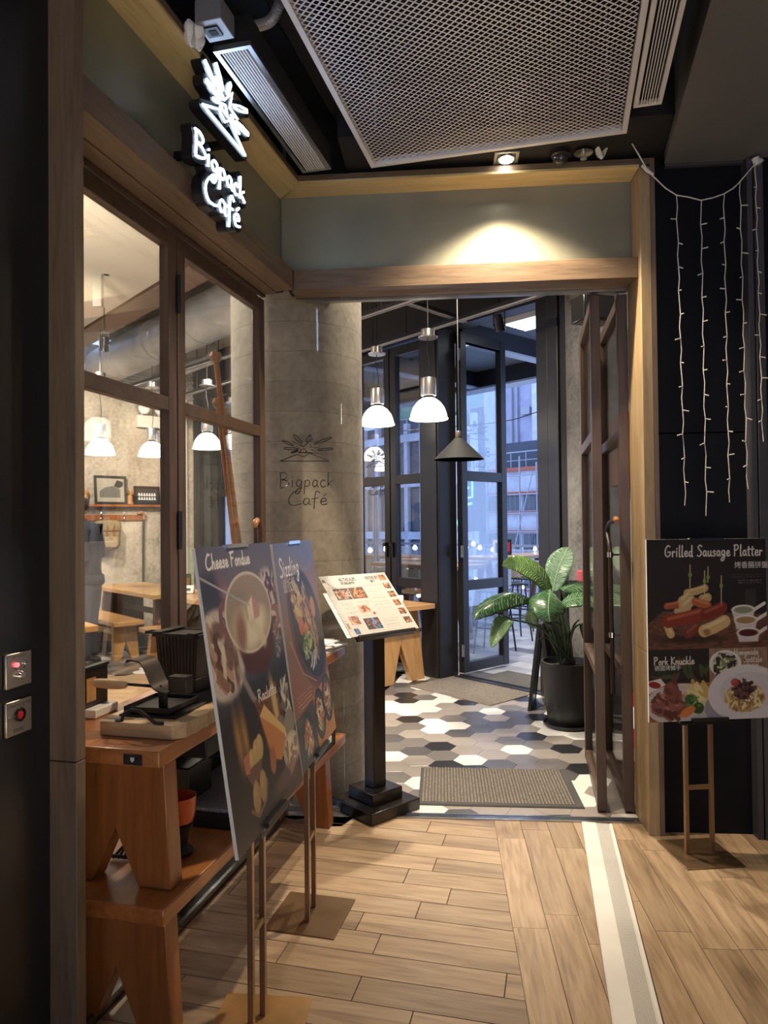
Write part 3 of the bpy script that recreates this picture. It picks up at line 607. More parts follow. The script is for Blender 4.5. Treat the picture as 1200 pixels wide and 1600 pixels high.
# drawn emblem on the fixed pane and on the terrace door
def decal(parent, fn, ex0, ez, ew, eh, tx0, tz, tw, th, cx0, cz, cw, ch, r=.0028):
    obj('emblem_print', strokes_mb(emblem(ex0, ez, ew, eh), r, fn, 4), M['black'], parent)
    obj('letter_print', strokes_mb(script('Bigpack', tx0, tz, th, tw, .1) + script('CafE', cx0, cz, ch, cw, .06), r, fn, 4), M['black'], parent)
decal(w3, lambda x, z: Vector((x, -.0065, z)), -.159, 1.893, .297, .148, -.156, 1.752, .295, .08, -.112, 1.655, .215, .075)

# ------------------------------------------------------------------ benches
def trestle(name, label, cat, fr, p, rot, Ln, Wd, H, th, mats, leg_in=.07, leg_th=.055, splay=.03, group=None, stretcher=True, notch=.52):
    t = thing(name, label, cat, fr, p, rot, group)          # local x across, y along
    obj('top', MB().box(-Wd / 2, Wd / 2, 0, Ln, H - th, H), mats[0], t, bevel=.005)
    hl = H - th
    for y in (leg_in, Ln - leg_in - leg_th):
        sg_ = -1 if y < Ln / 2 else 1
        wt, wb = Wd * .37, Wd * .42
        poly = [(-wb, 0), (-wb * .52, 0), (0, hl * notch), (wb * .30, 0), (wb, 0), (wt, hl), (-wt, hl)]
        poly = [(-wb, 0), (-wb * .42, 0), (0, hl * notch), (wb * .42, 0), (wb, 0), (wt, hl), (-wt, hl)]
        mb = MB(); n = len(poly)
        vs_ = [Vector((x, y + (sg_ * splay * (1 - z / hl)), z)) for x, z in poly] + [Vector((x, y + leg_th + (sg_ * splay * (1 - z / hl)), z)) for x, z in poly]
        mb.add(vs_, [tuple(range(n)), tuple(range(2 * n - 1, n - 1, -1))] + [(k, n + k, n + (k + 1) % n, (k + 1) % n) for k in range(n)])
        obj('leg', mb, mats[1], t, bevel=.004)
    if stretcher: obj('stretcher', MB().box(-.02, .02, leg_in + leg_th, Ln - leg_in - leg_th, hl * .62, hl * .62 + .07), mats[1], t, bevel=.003)
    return t
pm = (M['pine'], M['pinez'])
ba = -.055; bw = .46
lowb = trestle('display_bench', 'lower pine bench carrying another bench, by the left window', 'bench', 'L', (ba, -1.60, 0), 0, 1.775, bw, .44, .05, pm, splay=.0, leg_in=.10, leg_th=.07, notch=.48, stretcher=False)
upb = trestle('display_bench', 'upper pine bench stacked on the lower one, with the raclette oven on it', 'bench', 'L', (ba, -1.62, .441), 0, 1.80, bw, .46, .048, pm, splay=.0, leg_in=.12, leg_th=.07, notch=.42, stretcher=False)
obj('plaque', MB().box(.115, .175, -.0035, .0, .418, .448), M['black'], upb)
obj('plaque_mark', MB().prism([(-.006, .006), (-.006, -.002), (0, -.008), (.006, -.002), (.006, .006)], 0, .001, Matrix.Translation((.145, -.0042, .434)) @ Matrix.Rotation(PI / 2, 4, 'X')), M['gwhite'], upb)
ZT = .9015
# chopping board, oven and tools (L frame)
cb = thing('chopping_board', 'thick pale wooden board with a hand-cut edge under the raclette oven', 'board', 'L', (.03, -1.515, ZT))
edge = [(-.125, 0), (.125, 0), (.155, .03)] + [(.155 + (.004 if k % 2 else -.002), .06 + k * .032) for k in range(28)] + [(.155, 1.0), (-.14, 1.0), (-.14, .02)]
obj('board', MB().prism(edge, 0, .045), M['chop'], cb, None, .004)
obj('iron_plate', MB().box(-.10, .10, .06, .93, .045, .052), M['iron'], cb, bevel=.002)
obj('handle', MB().tube([(-.075, .01, .047), (-.06, .0, .05), (-.045, -.005, .052), (-.035, -.008, .075), (-.01, -.01, .087), (.02, -.01, .085), (.05, -.008, .067), (.07, -.005, .05), (.095, .0, .049)], .0055, 8), M['iron'], cb)
ov = thing('raclette_oven', 'black ribbed iron raclette oven standing on the wooden board', 'oven', 'L', (-.045, -1.075, ZT + .0525), -.12); ov.scale = (.9, .56, 1.0)
def hollow(mb, x0, x1, y0, y1, z0, z1, t, taper=0):
    for a in ((x0, x0 + t, y0, y1), (x1 - t, x1, y0, y1), (x0, x1, y0, y0 + t), (x0, x1, y1 - t, y1)): mb.box(*a, z0, z1)
    return mb.box(x0, x1, y0, y1, z0, z0 + t)
bx = MB(); hb = .20
for sx in (-1, 1): bx.add([(sx * .085, -.10, 0), (sx * .085, .10, 0), (sx * .10, .115, hb), (sx * .10, -.115, hb), (sx * .079, -.10, 0), (sx * .079, .10, 0), (sx * .094, .115, hb), (sx * .094, -.115, hb)], [(0, 1, 2, 3), (7, 6, 5, 4), (0, 3, 7, 4), (1, 5, 6, 2), (3, 2, 6, 7), (0, 4, 5, 1)])
for sy in (-1, 1): bx.add([(-.085, sy * .10, 0), (.085, sy * .10, 0), (.10, sy * .115, hb), (-.10, sy * .115, hb), (-.085, sy * .094, 0), (.085, sy * .094, 0), (.10, sy * .109, hb), (-.10, sy * .109, hb)], [(0, 1, 2, 3), (7, 6, 5, 4), (0, 3, 7, 4), (1, 5, 6, 2), (3, 2, 6, 7), (0, 4, 5, 1)])
bx.box(-.085, .085, -.10, .10, 0, .008)
obj('body', bx, M['ironl'], ov, None)
for k in range(11):
    x = -.084 + k * .0168; k2 = x / .094
    obj('rib', MB().add([(k2 * .083 - .003, -.1005, .05), (k2 * .083 + .003, -.1005, .05), (x + .003, -.114, .192), (x - .003, -.114, .192), (k2 * .083 - .003, -.107, .05), (k2 * .083 + .003, -.107, .05), (x + .003, -.121, .192), (x - .003, -.121, .192)], [(4, 5, 6, 7), (0, 4, 7, 3), (1, 2, 6, 5), (3, 7, 6, 2), (0, 1, 5, 4)]), M['iron'], ov, None)
obj('rim', MB().box(-.112, .112, -.128, -.105, .192, .206).box(-.112, .112, .105, .128, .192, .206).box(-.112, -.09, -.128, .128, .192, .206).box(.09, .112, -.128, .128, .192, .206), M['iron'], ov, bevel=.003)
obj('lid_plate', MB().box(-.09, .09, -.105, .105, .194, .202), M['ironl'], ov)
for s_ in (-1, 1): obj('lug', MB().box(s_ * .085 - .018, s_ * .085 + .018, -.15, .14, .206, .213), M['iron'], ov, bevel=.003)
obj('bar_handle', MB().tube([(-.118, -.11, .205), (-.15, -.11, .205), (-.15, -.06, .205), (-.118, -.06, .205)], .006, 6), M['iron'], ov)
obj('foot_plate', MB().box(-.09, .09, -.112, .105, 0, .045), M['iron'], ov, bevel=.002)
tr = thing('drip_tray', 'shallow black iron drip tray in front of the ribbed oven', 'tray', 'L', (.022, -1.352, ZT + .0525), 0); tr.scale = (.78, .62, 1)
obj('tray', hollow(MB(), -.105, .105, -.15, .15, .004, .022, .005), M['iron'], tr, bevel=.002)
for x in (-.08, .08):
    for y in (-.13, .13): obj('foot', MB().box(x - .01, x + .01, y - .01, y + .01, 0, .005), M['iron'], tr)
pn = thing('cheese_holder', 'curved iron cheese holder with a pale wooden grip on the drip tray', 'holder', 'L', (.045, -1.385, ZT + .0585), -.05); pn.scale = (.95, .8, .9)
obj('post', MB().box(-.012, .012, -.012, .012, 0, .075), M['iron'], pn, bevel=.002)
arc = [(-.115, .165), (-.105, .172), (-.06, .165), (-.035, .125), (-.015, .085), (.01, .068), (.045, .063)]
mb = MB(); arcs = smooth(arc, 4); n = len(arcs)
vs_ = []
for (x, z) in arcs:
    for y in (-.055, .055):
        for dz in (0, .006): vs_.append((x, y, z + dz))
for i in range(n - 1):
    a, b = 4 * i, 4 * i + 4
    mb.f += [[a, a + 2, b + 2, b], [a + 1, b + 1, b + 3, a + 3], [a, b, b + 1, a + 1], [a + 2, a + 3, b + 3, b + 2]]; mb.m += [0] * 4
mb.v += vs_; mb.f += [[0, 1, 3, 2], [4 * n - 4, 4 * n - 2, 4 * n - 1, 4 * n - 3]]; mb.m += [0, 0]
obj('curved_plate', mb, M['ironl'], pn)
obj('side_plate', MB().box(.03, .10, -.02, .03, .06, .12), M['ironl'], pn, bevel=.002)
obj('rod', MB().cyl((-.125, -.03, .085), (.0, -.01, .078), .006, n=8), M['iron'], pn)
obj('grip', MB().lathe([(.0, 0), (.014, .002), (.017, .02), (.019, .06), (.017, .10), (.013, .125), (.009, .13), (0, .131)], 14, M=Matrix.Translation((-.245, -.05, .086)) @ Matrix.Rotation(PI / 2, 4, 'Y') @ Matrix.Rotation(0.0, 4, 'X')), M['chop'], pn)
# printed box by the glass, orange pot, lever, menus
pb = thing('sign_holder', 'clear stand with a printed raclette card by the left window, on the upper bench', 'sign holder', 'L', (-.262, -1.30, ZT), 0)
obj('base', MB().box(-.06, .035, -.06, .07, 0, .03), M['white'], pb, bevel=.004); obj('card', MB().box(-.02, -.005, -.06, .065, .03, .165), M['frameb'], pb)
obj('clip', MB().box(-.024, .0, -.062, .067, .160, .170), M['alu'], pb); obj('print', MB().box(-.0045, -.004, -.05, .0, .05, .13), M['pineL'], pb)
pt = thing('casserole_pot', 'orange enamel pot half hidden behind the fondue poster', 'pot', 'L', (-.12, -.40, ZT), 0)
obj('body', MB().lathe([(.085, 0), (.105, .01), (.11, .13), (.114, .135), (.114, .145), (.104, .145), (.10, .03), (0, .03)], 28), M['enamel'], pt)
for s_ in (-1, 1): obj('handle', MB().tube([(.0 + s_ * .105, -.035, .12), (s_ * .14, -.03, .125), (s_ * .14, .03, .125), (s_ * .105, .035, .12)], .008, 8), M['enamel'], pt)
lv = thing('iron_stand', 'black iron ring stand on the bench behind the oven', 'stand', 'L', (.07, -.40, ZT), 0)
obj('ring', MB().tube([(.06 * math.cos(k * PI / 10), .06 * math.sin(k * PI / 10), .05) for k in range(20)], .008, 8, closed=True), M['iron'], lv)
for k in range(3): obj('leg', MB().cyl((.06 * math.cos(k * 2.09), .06 * math.sin(k * 2.09), .048), (.075 * math.cos(k * 2.09), .075 * math.sin(k * 2.09), 0), .006, n=6), M['iron'], lv)
mz = 0
for k in range(6):
    g = thing('menu_leaflet', 'white menu leaflet on the upper bench, ' + ('lowest of its pile', 'second from the bottom of its pile', 'third from the bottom of its pile', 'third from the top of its pile', 'second from the top of its pile', 'topmost of its pile')[k], 'menu', 'L', (.04 + rnd.uniform(-.03, .03), .005 + rnd.uniform(-.02, .02), ZT + mz), rnd.uniform(-.35, .35), 'menu leaflets in the loose pile')
    obj('cover', MB().box(-.125, .125, -.105, .105, 0, .0075), M['paper'], g, bevel=.001); obj('rule', MB().box(-.10, .10, -.09, -.084, .0075, .0079), M['frameb'], g); mz += .0082
# grill on the lower bench
ZL = .4415
gr = thing('table_grill', 'black granite table grill with a wire frame on the lower bench', 'grill', 'L', (.0, -.74, ZL), 0)
obj('base', MB().box(-.16, .13, -.33, .33, .0, .055), M['black'], gr, bevel=.006); obj('stone', MB().box(-.15, .12, -.32, .32, .055, .07), M['granite'], gr, bevel=.004)
wf = MB()
for y in (-.16, .16): wf.tube([(-.13, y, .055), (-.13, y, .19), (-.11, y, .20), (.06, y, .20), (.08, y, .19), (.08, y, .13)], .005, 6)
wf.tube([(-.13, -.16, .17), (-.13, .16, .17)], .005, 6).tube([(.08, -.16, .13), (.08, .16, .13)], .005, 6).tube([(-.02, -.16, .20), (-.02, .16, .20)], .005, 6)
obj('wire_frame', wf, M['black'], gr); obj('heater_box', MB().box(-.17, -.06, -.30, -.12, .055, .20), M['black'], gr, bevel=.005)
obj('shield', MB().box(-.17, -.155, -.10, .30, .055, .20), M['black'], gr)
rg = thing('raclette_grill', 'long dark grill with a steel edge under the upper bench', 'grill', 'L', (-.02, -.62, .7545), 0)
obj('body', MB().box(-.14, .14, -.62, .25, 0, .085), M['alu'], rg, bevel=.004); obj('edge', MB().box(-.145, .145, -.625, .255, .085, .097), M['steel'], rg)
obj('knob', MB().lathe([(.028, 0), (.026, .02), (.018, .026), (0, .026)], 16, M=Matrix.Translation((.14, -.2, .042)) @ Matrix.Rotation(PI / 2, 4, 'Y')), M['black'], rg); obj('tray', MB().box(-.10, .155, -.30, .22, -.03, -.012), M['steel'], rg)
op = thing('fondue_pot', 'small orange fondue pot on a black iron burner, on the lower bench', 'pot', 'L', (.035, -1.27, ZL), 0); op.scale = (.75, .75, .95)
obj('burner', MB().lathe([(.055, 0), (.06, .012), (.035, .03), (.04, .07), (.06, .10), (.062, .108), (.05, .108), (.03, .09), (0, .09)], 20), M['iron'], op)
obj('bowl', MB().lathe([(.03, .109), (.06, .115), (.072, .15), (.075, .205), (.07, .205), (.064, .13), (0, .125)], 24), M['enamel'], op); obj('handle', MB().tube([(.0, -.07, .19), (.0, -.10, .20), (.02, -.105, .2), (.025, -.07, .19)], .007, 6), M['enamel'], op)
ir = thing('iron_rack', 'tangled black iron rack seen through the leg notch of the upper bench', 'rack', 'L', (-.10, -1.30, ZL), 0)
rk = MB()
for k in range(7): rk.tube([(-.06 + k * .02, -.06, .006), (-.05 + k * .018, 0, .03 + .02 * (k % 3)), (-.06 + k * .02, .07, .006)], .005, 5)
rk.tube([(-.07, -.055, .01), (.07, -.055, .01)], .006, 5).tube([(-.07, .06, .01), (.07, .06, .01)], .006, 5)
obj('bars', rk, M['iron'], ir)
bxk = thing('tool_tray', 'black open tray with a white label at the far end of the lower bench', 'tray', 'L', (.03, -.20, ZL), 0)
obj('tray', hollow(MB(), -.16, .15, -.185, .185, 0, .075, .008), M['black'], bxk); obj('label', MB().box(.1501, .152, -.10, .12, .03, .06), M['white'], bxk); obj('tool', MB().box(-.10, .10, -.15, -.12, .008, .085), M['iron'], bxk); obj('tool', MB().box(-.08, .12, .05, .08, .008, .09), M['iron'], bxk)
# ------------------------------------------------------------------ printed pictures, painted here in numbers
class Paint:
    def __init__(s, W, H, top, bot, seed=1):
        s.W, s.H = W, H; y, x = np.mgrid[0:H, 0:W]; s.x = (x + .5) / W; s.y = (y + .5) / W; s.ar = H / W
        t = (s.y / s.ar)[..., None]; s.a = np.array(top) * (1 - t) + np.array(bot) * t; s.rg = np.random.RandomState(seed)
    def put(s, m, col, al=1.0): m = np.clip(m, 0, 1)[..., None] * al; s.a = s.a * (1 - m) + np.array(col) * m
    def ell(s, cx, cy, rx, ry, col, rot=0, soft=.006, al=1.0, hi=None):
        c, n = math.cos(rot), math.sin(rot); dx, dy = s.x - cx, s.y - cy; u = (c * dx + n * dy) / rx; v = (-n * dx + c * dy) / ry
        d = np.sqrt(u * u + v * v); m = (1 - d) * min(rx, ry) / soft + .5; s.put(m, col, al)
        if hi is not None: s.put(np.clip(1 - np.sqrt((u + .25) ** 2 + (v + .35) ** 2) / .8, 0, 1) * (m > .5), hi, .6 * al)
    def poly(s, pts, col, al=1.0, soft=.005):
        m = np.full(s.x.shape, 1e9); n = len(pts); A = sum(pts[i][0] * pts[(i + 1) % n][1] - pts[(i + 1) % n][0] * pts[i][1] for i in range(n)); ins = np.zeros(s.x.shape, bool)
        for i in range(n):
            (x0, y0), (x1, y1) = pts[i], pts[(i + 1) % n]
            t = np.clip(((s.x - x0) * (x1 - x0) + (s.y - y0) * (y1 - y0)) / ((x1 - x0) ** 2 + (y1 - y0) ** 2 + 1e-12), 0, 1)
            m = np.minimum(m, np.hypot(s.x - x0 - t * (x1 - x0), s.y - y0 - t * (y1 - y0)))
            if y0 != y1: ins ^= ((y0 > s.y) != (y1 > s.y)) & (s.x < (x1 - x0) * (s.y - y0) / (y1 - y0) + x0)
        s.put(np.where(ins, m, -m) / soft + .5, col, al)
    def line(s, pts, r, col, al=1.0, soft=.003):
        m = np.full(s.x.shape, 1e9)
        for (x0, y0), (x1, y1) in zip(pts, pts[1:]):
            t = np.clip(((s.x - x0) * (x1 - x0) + (s.y - y0) * (y1 - y0)) / ((x1 - x0) ** 2 + (y1 - y0) ** 2 + 1e-12), 0, 1)
            m = np.minimum(m, np.hypot(s.x - x0 - t * (x1 - x0), s.y - y0 - t * (y1 - y0)))
        s.put((r - m) / soft + .5, col, al)
    def write(s, text, x, y, h, w, col, r=.006, al=1.0, gap=.1, rise=0.0):
        for p in script(text, 0, 0, h, w, gap): s.line([(x + a, y - b - a * rise) for a, b in p], r, col, al)
    def rect(s, x0, y0, x1, y1, col, al=1.0): s.put(((s.x > x0) & (s.x < x1) & (s.y > y0) & (s.y < y1)).astype(float), col, al)
    def grain(s, x0, y0, x1, y1, amt, fx=40, fy=6):
        g = s.rg.rand(max(2, int(fy * 4)), max(2, int(fx * 4))); iy = (np.clip(s.y / s.ar, 0, .999) * g.shape[0]).astype(int); ix = (np.clip(s.x, 0, .999) * g.shape[1]).astype(int)
        k = ((s.x > x0) & (s.x < x1) & (s.y > y0) & (s.y < y1))[..., None]; s.a = np.where(k, np.clip(s.a * (1 + amt * (g[iy, ix] - .5))[..., None], 0, 1), s.a)
    def bits(s, cx, cy, rx, ry, cols, n, ln, r, rot=None):
        for k in range(n):
            t, q = s.rg.rand() * 6.283, math.sqrt(s.rg.rand()); x, y = cx + rx * q * math.cos(t), cy + ry * q * math.sin(t); an = s.rg.rand() * 3.14 if rot is None else rot + s.rg.randn() * .3; L_ = ln * (.5 + s.rg.rand())
            s.line([(x - L_ * math.cos(an), y - L_ * math.sin(an)), (x, y + .2 * L_), (x + L_ * math.cos(an), y + L_ * math.sin(an))], r * (.6 + .8 * s.rg.rand()), cols[s.rg.randint(len(cols))], .9)
    def tiny(s, x0, y0, x1, n, col, dy=.016, al=.7, h=.004):
        for k in range(n):
            x = x0
            while x < x1 - .01:
                w_ = .012 + s.rg.rand() * .03; s.rect(x, y0 + k * dy - h, min(x + w_, x1), y0 + k * dy + h, col, al * (.5 + .5 * s.rg.rand())); x += w_ + .008
    def mat(s, name, rough=.35, sat=.82, val=.9):
        im = bpy.data.images.new(name, s.W, s.H); px = np.ones((s.H, s.W, 4), np.float32); g = s.a.mean(-1, keepdims=True); px[..., :3] = np.clip((g + (s.a - g) * sat)[::-1] * val, 0, 1); im.pixels.foreach_set(px.ravel()); im.update(); im.pack()
        m, nt, b = newmat(name); t = nt.nodes.new('ShaderNodeTexImage'); t.image = im; t.extension = 'EXTEND'; nt.links.new(t.outputs[0], b.inputs['Base Color']); b.inputs['Roughness'].default_value = rough
        return m
def c8(*v): return tuple(x / 255 for x in v)

P = Paint(300, 425, c8(92, 96, 128), c8(52, 48, 50), 3)                     # cheese fondue and raclette
P.ell(.55, .30, .75, .30, c8(128, 118, 130), 0, .25, .7); P.ell(.12, .22, .16, .10, c8(48, 52, 78), 0, .08, .8); P.ell(.30, .27, .16, .06, c8(175, 120, 135), .9, .06, .8); P.ell(.14, .52, .26, .22, c8(206, 190, 176), .3, .03); P.bits(.12, .50, .14, .14, [c8(226, 206, 186), c8(150, 104, 84), c8(190, 150, 124), c8(96, 60, 52)], 60, .05, .02, .9)
for x, y, rx, ry, ro_ in ((.12, .40, .07, .04, .4), (.22, .50, .05, .10, .1), (.28, .60, .03, .10, .1)): P.ell(x, y, rx, ry, c8(110, 72, 62), ro_, .02, .8)
P.ell(.90, .24, .14, .09, c8(200, 185, 190), .3, .04); P.bits(.90, .25, .10, .09, [c8(120, 60, 80), c8(230, 215, 215), c8(70, 60, 80)], 26, .03, .012); P.bits(.95, .43, .07, .12, [c8(190, 120, 110), c8(220, 200, 190), c8(110, 70, 70)], 26, .03, .014)
P.poly([(.0, .78), (1, .66), (1, 1.02), (0, 1.02)], c8(44, 45, 52), 1, .12); P.rect(0, .74, .0, .8, c8(40, 40, 44))
P.poly([(.25, .35), (.88, .30), (.84, .62), (.66, .70), (.40, .66)], c8(92, 42, 48), 1, .03); P.line([(.27, .27), (.18, .30), (.17, .37), (.22, .44)], .022, c8(140, 88, 92)); P.line([(.86, .38), (.96, .38), (.97, .47), (.88, .50)], .018, c8(165, 105, 105))
P.ell(.55, .36, .33, .215, c8(222, 208, 190)); P.ell(.55, .36, .31, .198, c8(172, 150, 132)); P.ell(.55, .44, .24, .11, c8(214, 196, 158), 0, .08); P.ell(.60, .45, .16, .07, c8(236, 226, 200), -.4, .05); P.ell(.40, .45, .06, .09, c8(150, 92, 78), .2, .05, .8)
P.poly([(.52, .33), (.60, .28), (.70, .35), (.68, .40), (.60, .41), (.54, .44), (.50, .38)], c8(206, 150, 140), 1, .015); P.poly([(.52, .33), (.60, .28), (.60, .40), (.52, .42)], c8(240, 226, 200), 1, .015); P.line([(.56, .42), (.62, .46), (.70, .54)], .035, c8(230, 212, 176), .8, .03)
P.line([(-.02, .13), (.55, .325)], .006, c8(190, 186, 190)); P.bits(.90, .58, .05, .09, [c8(190, 180, 176), c8(110, 100, 110)], 30, .016, .004); P.line([(.30, .62), (.42, .78), (.48, .84)], .022, c8(170, 160, 152), .8, .02)
P.poly([(0, .88), (.50, .82), (1, .80), (1, 1.42), (0, 1.42)], c8(46, 40, 40), 1, .05); P.poly([(.44, .82), (.78, .78), (.86, 1.16), (.56, 1.18)], c8(120, 72, 48), 1, .01); P.grain(.44, .78, .86, 1.18, .55, 34, 22)
for x in (.18, .26): P.ell(x, .94, .035, .13, c8(215, 150, 70), -.1, .05, .8)
P.ell(.72, .88, .04, .14, c8(235, 205, 130), -.12, .03, .8); P.bits(.90, .92, .07, .13, [c8(220, 210, 190), c8(120, 110, 110)], 30, .02, .014); P.ell(.76, 1.03, .07, .06, c8(130, 118, 110), 0, .01); P.ell(.91, 1.05, .09, .075, c8(150, 138, 126), 0, .01)
P.poly([(.48, .90), (.56, .86), (.82, 1.07), (.80, 1.16), (.70, 1.20), (.58, 1.15)], c8(212, 130, 66), 1, .012); P.poly([(.48, .90), (.56, .86), (.83, 1.06), (.82, 1.10), (.68, 1.01)], c8(232, 188, 108), 1, .01); P.line([(.82, 1.09), (.84, 1.18)], .012, c8(240, 210, 130))
P.ell(.89, 1.20, .15, .105, c8(176, 158, 140), 0, .008); P.ell(.89, 1.18, .12, .075, c8(214, 196, 168), 0, .02); P.bits(.88, 1.19, .09, .05, [c8(235, 214, 170), c8(150, 120, 96)], 16, .02, .018)
for x, y in ((.30, 1.08), (.37, 1.05), (.42, 1.04)): P.ell(x, y, .05, .065, c8(200, 160, 96), .2, .008, 1, c8(232, 204, 140))
P.poly([(.20, 1.10), (.44, 1.10), (.38, 1.18), (.26, 1.18)], c8(120, 82, 60), 1, .012); P.poly([(.20, 1.03), (.28, 1.02), (.26, 1.12), (.21, 1.11)], c8(200, 110, 84)); P.ell(.58, 1.16, .045, .07, c8(180, 100, 58), .2, .012)
for x, y in ((.30, 1.25), (.40, 1.23)): P.ell(x, y, .05, .08, c8(176, 134, 84), .15, .008, 1, c8(206, 170, 112))
P.line([(.22, 1.29), (.30, 1.34), (.42, 1.30), (.46, 1.22)], .010, c8(130, 96, 70)); P.ell(.74, 1.30, .20, .05, c8(120, 84, 78), -.1, .03, .7); P.ell(.88, 1.31, .07, .05, c8(166, 118, 112), 0, .02); P.poly([(.55, 1.42), (1.0, 1.26), (1, 1.42)], c8(84, 60, 44), .8, .02)
P.write('Cheese Fondue', .09, .105, .07, .56, c8(250, 248, 244), .0065); P.write('Raclette', .50, .83, .06, .27, c8(230, 226, 220), .005, .95, .1, -.05)
IMG_CHEESE = P.mat('print_fondue')

P = Paint(300, 425, c8(104, 112, 160), c8(150, 96, 62), 5)                  # sizzling plates
P.poly([(0, .42), (1, .2), (1, 1.42), (0, 1.42)], c8(150, 96, 64), 1, .35); P.ell(.7, .10, .22, .11, c8(120, 128, 172), 0, .01); P.ell(.7, .10, .21, .10, c8(92, 98, 140), 0, .02, .7); P.ell(.6, .30, .5, .14, c8(176, 124, 110), .2, .2, .6)
P.ell(.58, .60, .50, .36, c8(96, 60, 44), .75, .02); P.ell(.60, .58, .45, .315, c8(40, 38, 42), .75, .01); P.ell(.59, .575, .40, .27, c8(66, 62, 62), .75, .01); P.ell(.59, .575, .385, .255, c8(48, 46, 48), .75, .01)
P.bits(.38, .40, .12, .12, [c8(220, 180, 110), c8(190, 140, 80), c8(150, 100, 60), c8(235, 205, 140)], 60, .035, .014, .6); P.bits(.60, .46, .10, .16, [c8(150, 90, 56), c8(196, 140, 96), c8(110, 64, 44), c8(214, 170, 120)], 70, .04, .012, .9)
P.ell(.42, .57, .07, .06, c8(205, 92, 58), .4, .01, 1, c8(226, 140, 96)); P.ell(.53, .61, .06, .055, c8(215, 104, 64), .4, .01, 1, c8(232, 150, 100)); P.ell(.78, .48, .06, .08, c8(214, 130, 80), -.3, .01)
P.bits(.52, .70, .12, .08, [c8(96, 134, 70), c8(150, 180, 110), c8(200, 210, 160), c8(70, 100, 56)], 70, .03, .008); P.bits(.74, .70, .10, .13, [c8(150, 112, 92), c8(196, 160, 134), c8(106, 76, 62)], 80, .026, .009, 1.1); P.bits(.62, .82, .08, .04, [c8(214, 214, 208)], 9, .04, .008, 2.2)
P.line([(.10, .62), (.30, .86), (.62, .98)], .004, c8(220, 190, 160), .8); P.poly([(0, .80), (.62, 1.02), (.62, 1.42), (0, 1.42)], c8(158, 92, 56), .8, .15); P.poly([(.0, 1.10), (.46, 1.06), (.46, 1.42), (0, 1.42)], c8(70, 66, 62), 1, .01); P.poly([(.46, 1.06), (1, .98), (1, 1.42), (.46, 1.42)], c8(200, 128, 64), 1, .01)
for cx, cy in ((.24, 1.27), (.60, 1.20), (.86, 1.15)):
    P.ell(cx, cy, .15, .17, c8(40, 38, 40), .1, .008); P.ell(cx, cy, .13, .15, c8(70, 62, 56), .1, .01)
    P.bits(cx, cy, .10, .11, [c8(226, 200, 150), c8(206, 130, 80), c8(150, 96, 60), c8(110, 140, 80), c8(230, 220, 200), c8(190, 90, 60)], 60, .024, .009)
P.rect(.0, 1.38, .46, 1.42, c8(44, 42, 42)); P.tiny(.09, .98, .46, 4, c8(235, 225, 215), .026, .6); P.tiny(.03, 1.12, .22, 2, c8(220, 220, 220), .02, .5)
P.write('Sizzling', .08, .215, .115, .46, c8(250, 248, 245), .0075)
IMG_SIZZ = P.mat('print_sizzling')

P = Paint(340, 482, c8(30, 26, 30), c8(40, 30, 26), 9)                      # grilled sausage platter, pork knuckle, spaetzle
P.ell(.55, .2, .5, .14, c8(44, 34, 36), 0, .15, .7); P.rect(.82, .40, .91, .64, c8(70, 60, 66), .6)
P.poly([(0, .66), (.12, .56), (1, .60), (1, .86), (0, .86)], c8(104, 62, 44), 1, .01); P.grain(0, .55, 1, .86, .5, 6, 50); P.ell(.34, .78, .26, .03, c8(40, 24, 20), 0, .03, .8)
def saus(x0, y0, x1, y1, r, col, hi): P.line([(x0, y0), ((x0 + x1) / 2, (y0 + y1) / 2 + .006), (x1, y1)], r, col, 1, .008); P.line([(x0, y0 - r * .4), (x1, y1 - r * .45)], r * .25, hi, .7, .014)
saus(.16, .52, .27, .50, .026, c8(176, 78, 38), c8(220, 140, 80)); saus(.24, .56, .34, .55, .022, c8(196, 160, 120), c8(226, 200, 160)); saus(.33, .42, .48, .385, .030, c8(206, 168, 104), c8(236, 206, 150)); saus(.29, .48, .34, .44, .036, c8(204, 172, 116), c8(236, 212, 160)); saus(.30, .53, .36, .48, .042, c8(200, 168, 110), c8(232, 208, 158))
saus(.46, .47, .50, .46, .036, c8(196, 160, 100), c8(230, 200, 150)); saus(.40, .49, .50, .52, .032, c8(190, 90, 44), c8(226, 150, 90)); saus(.16, .66, .19, .74, .032, c8(210, 176, 108), c8(236, 210, 150)); saus(.17, .64, .44, .585, .050, c8(150, 46, 26), c8(206, 110, 76)); saus(.48, .59, .62, .54, .046, c8(134, 38, 26), c8(190, 96, 70)); saus(.33, .74, .40, .69, .036, c8(130, 50, 36), c8(180, 100, 80)); saus(.47, .72, .64, .65, .050, c8(214, 178, 112), c8(242, 218, 164)); P.ell(.49, .73, .03, .025, c8(150, 90, 50), .4, .02, .8)
for x, y0, y1 in ((.36, .20, .38), (.48, .25, .45), (.51, .22, .34), (.62, .29, .51)): P.line([(x, y0), (x - .005, y1)], .004, c8(216, 196, 130)); P.ell(x - .002, y0 + .08, .016, .018, c8(130, 160, 60), 0, .006)
for x, y, cc in ((.80, .56, c8(140, 150, 120)), (.82, .64, c8(170, 130, 80)), (.84, .74, c8(90, 26, 24))):
    P.line([(x + .08, y + .01), (x + .18, y - .045)], .014, c8(222, 218, 216)); P.poly([(x - .10, y), (x + .10, y), (x + .08, y + .075), (x - .08, y + .075)], c8(206, 200, 200), 1, .012); P.ell(x, y, .10, .038, c8(232, 228, 226)); P.ell(x, y + .004, .082, .028, cc, 0, .008)
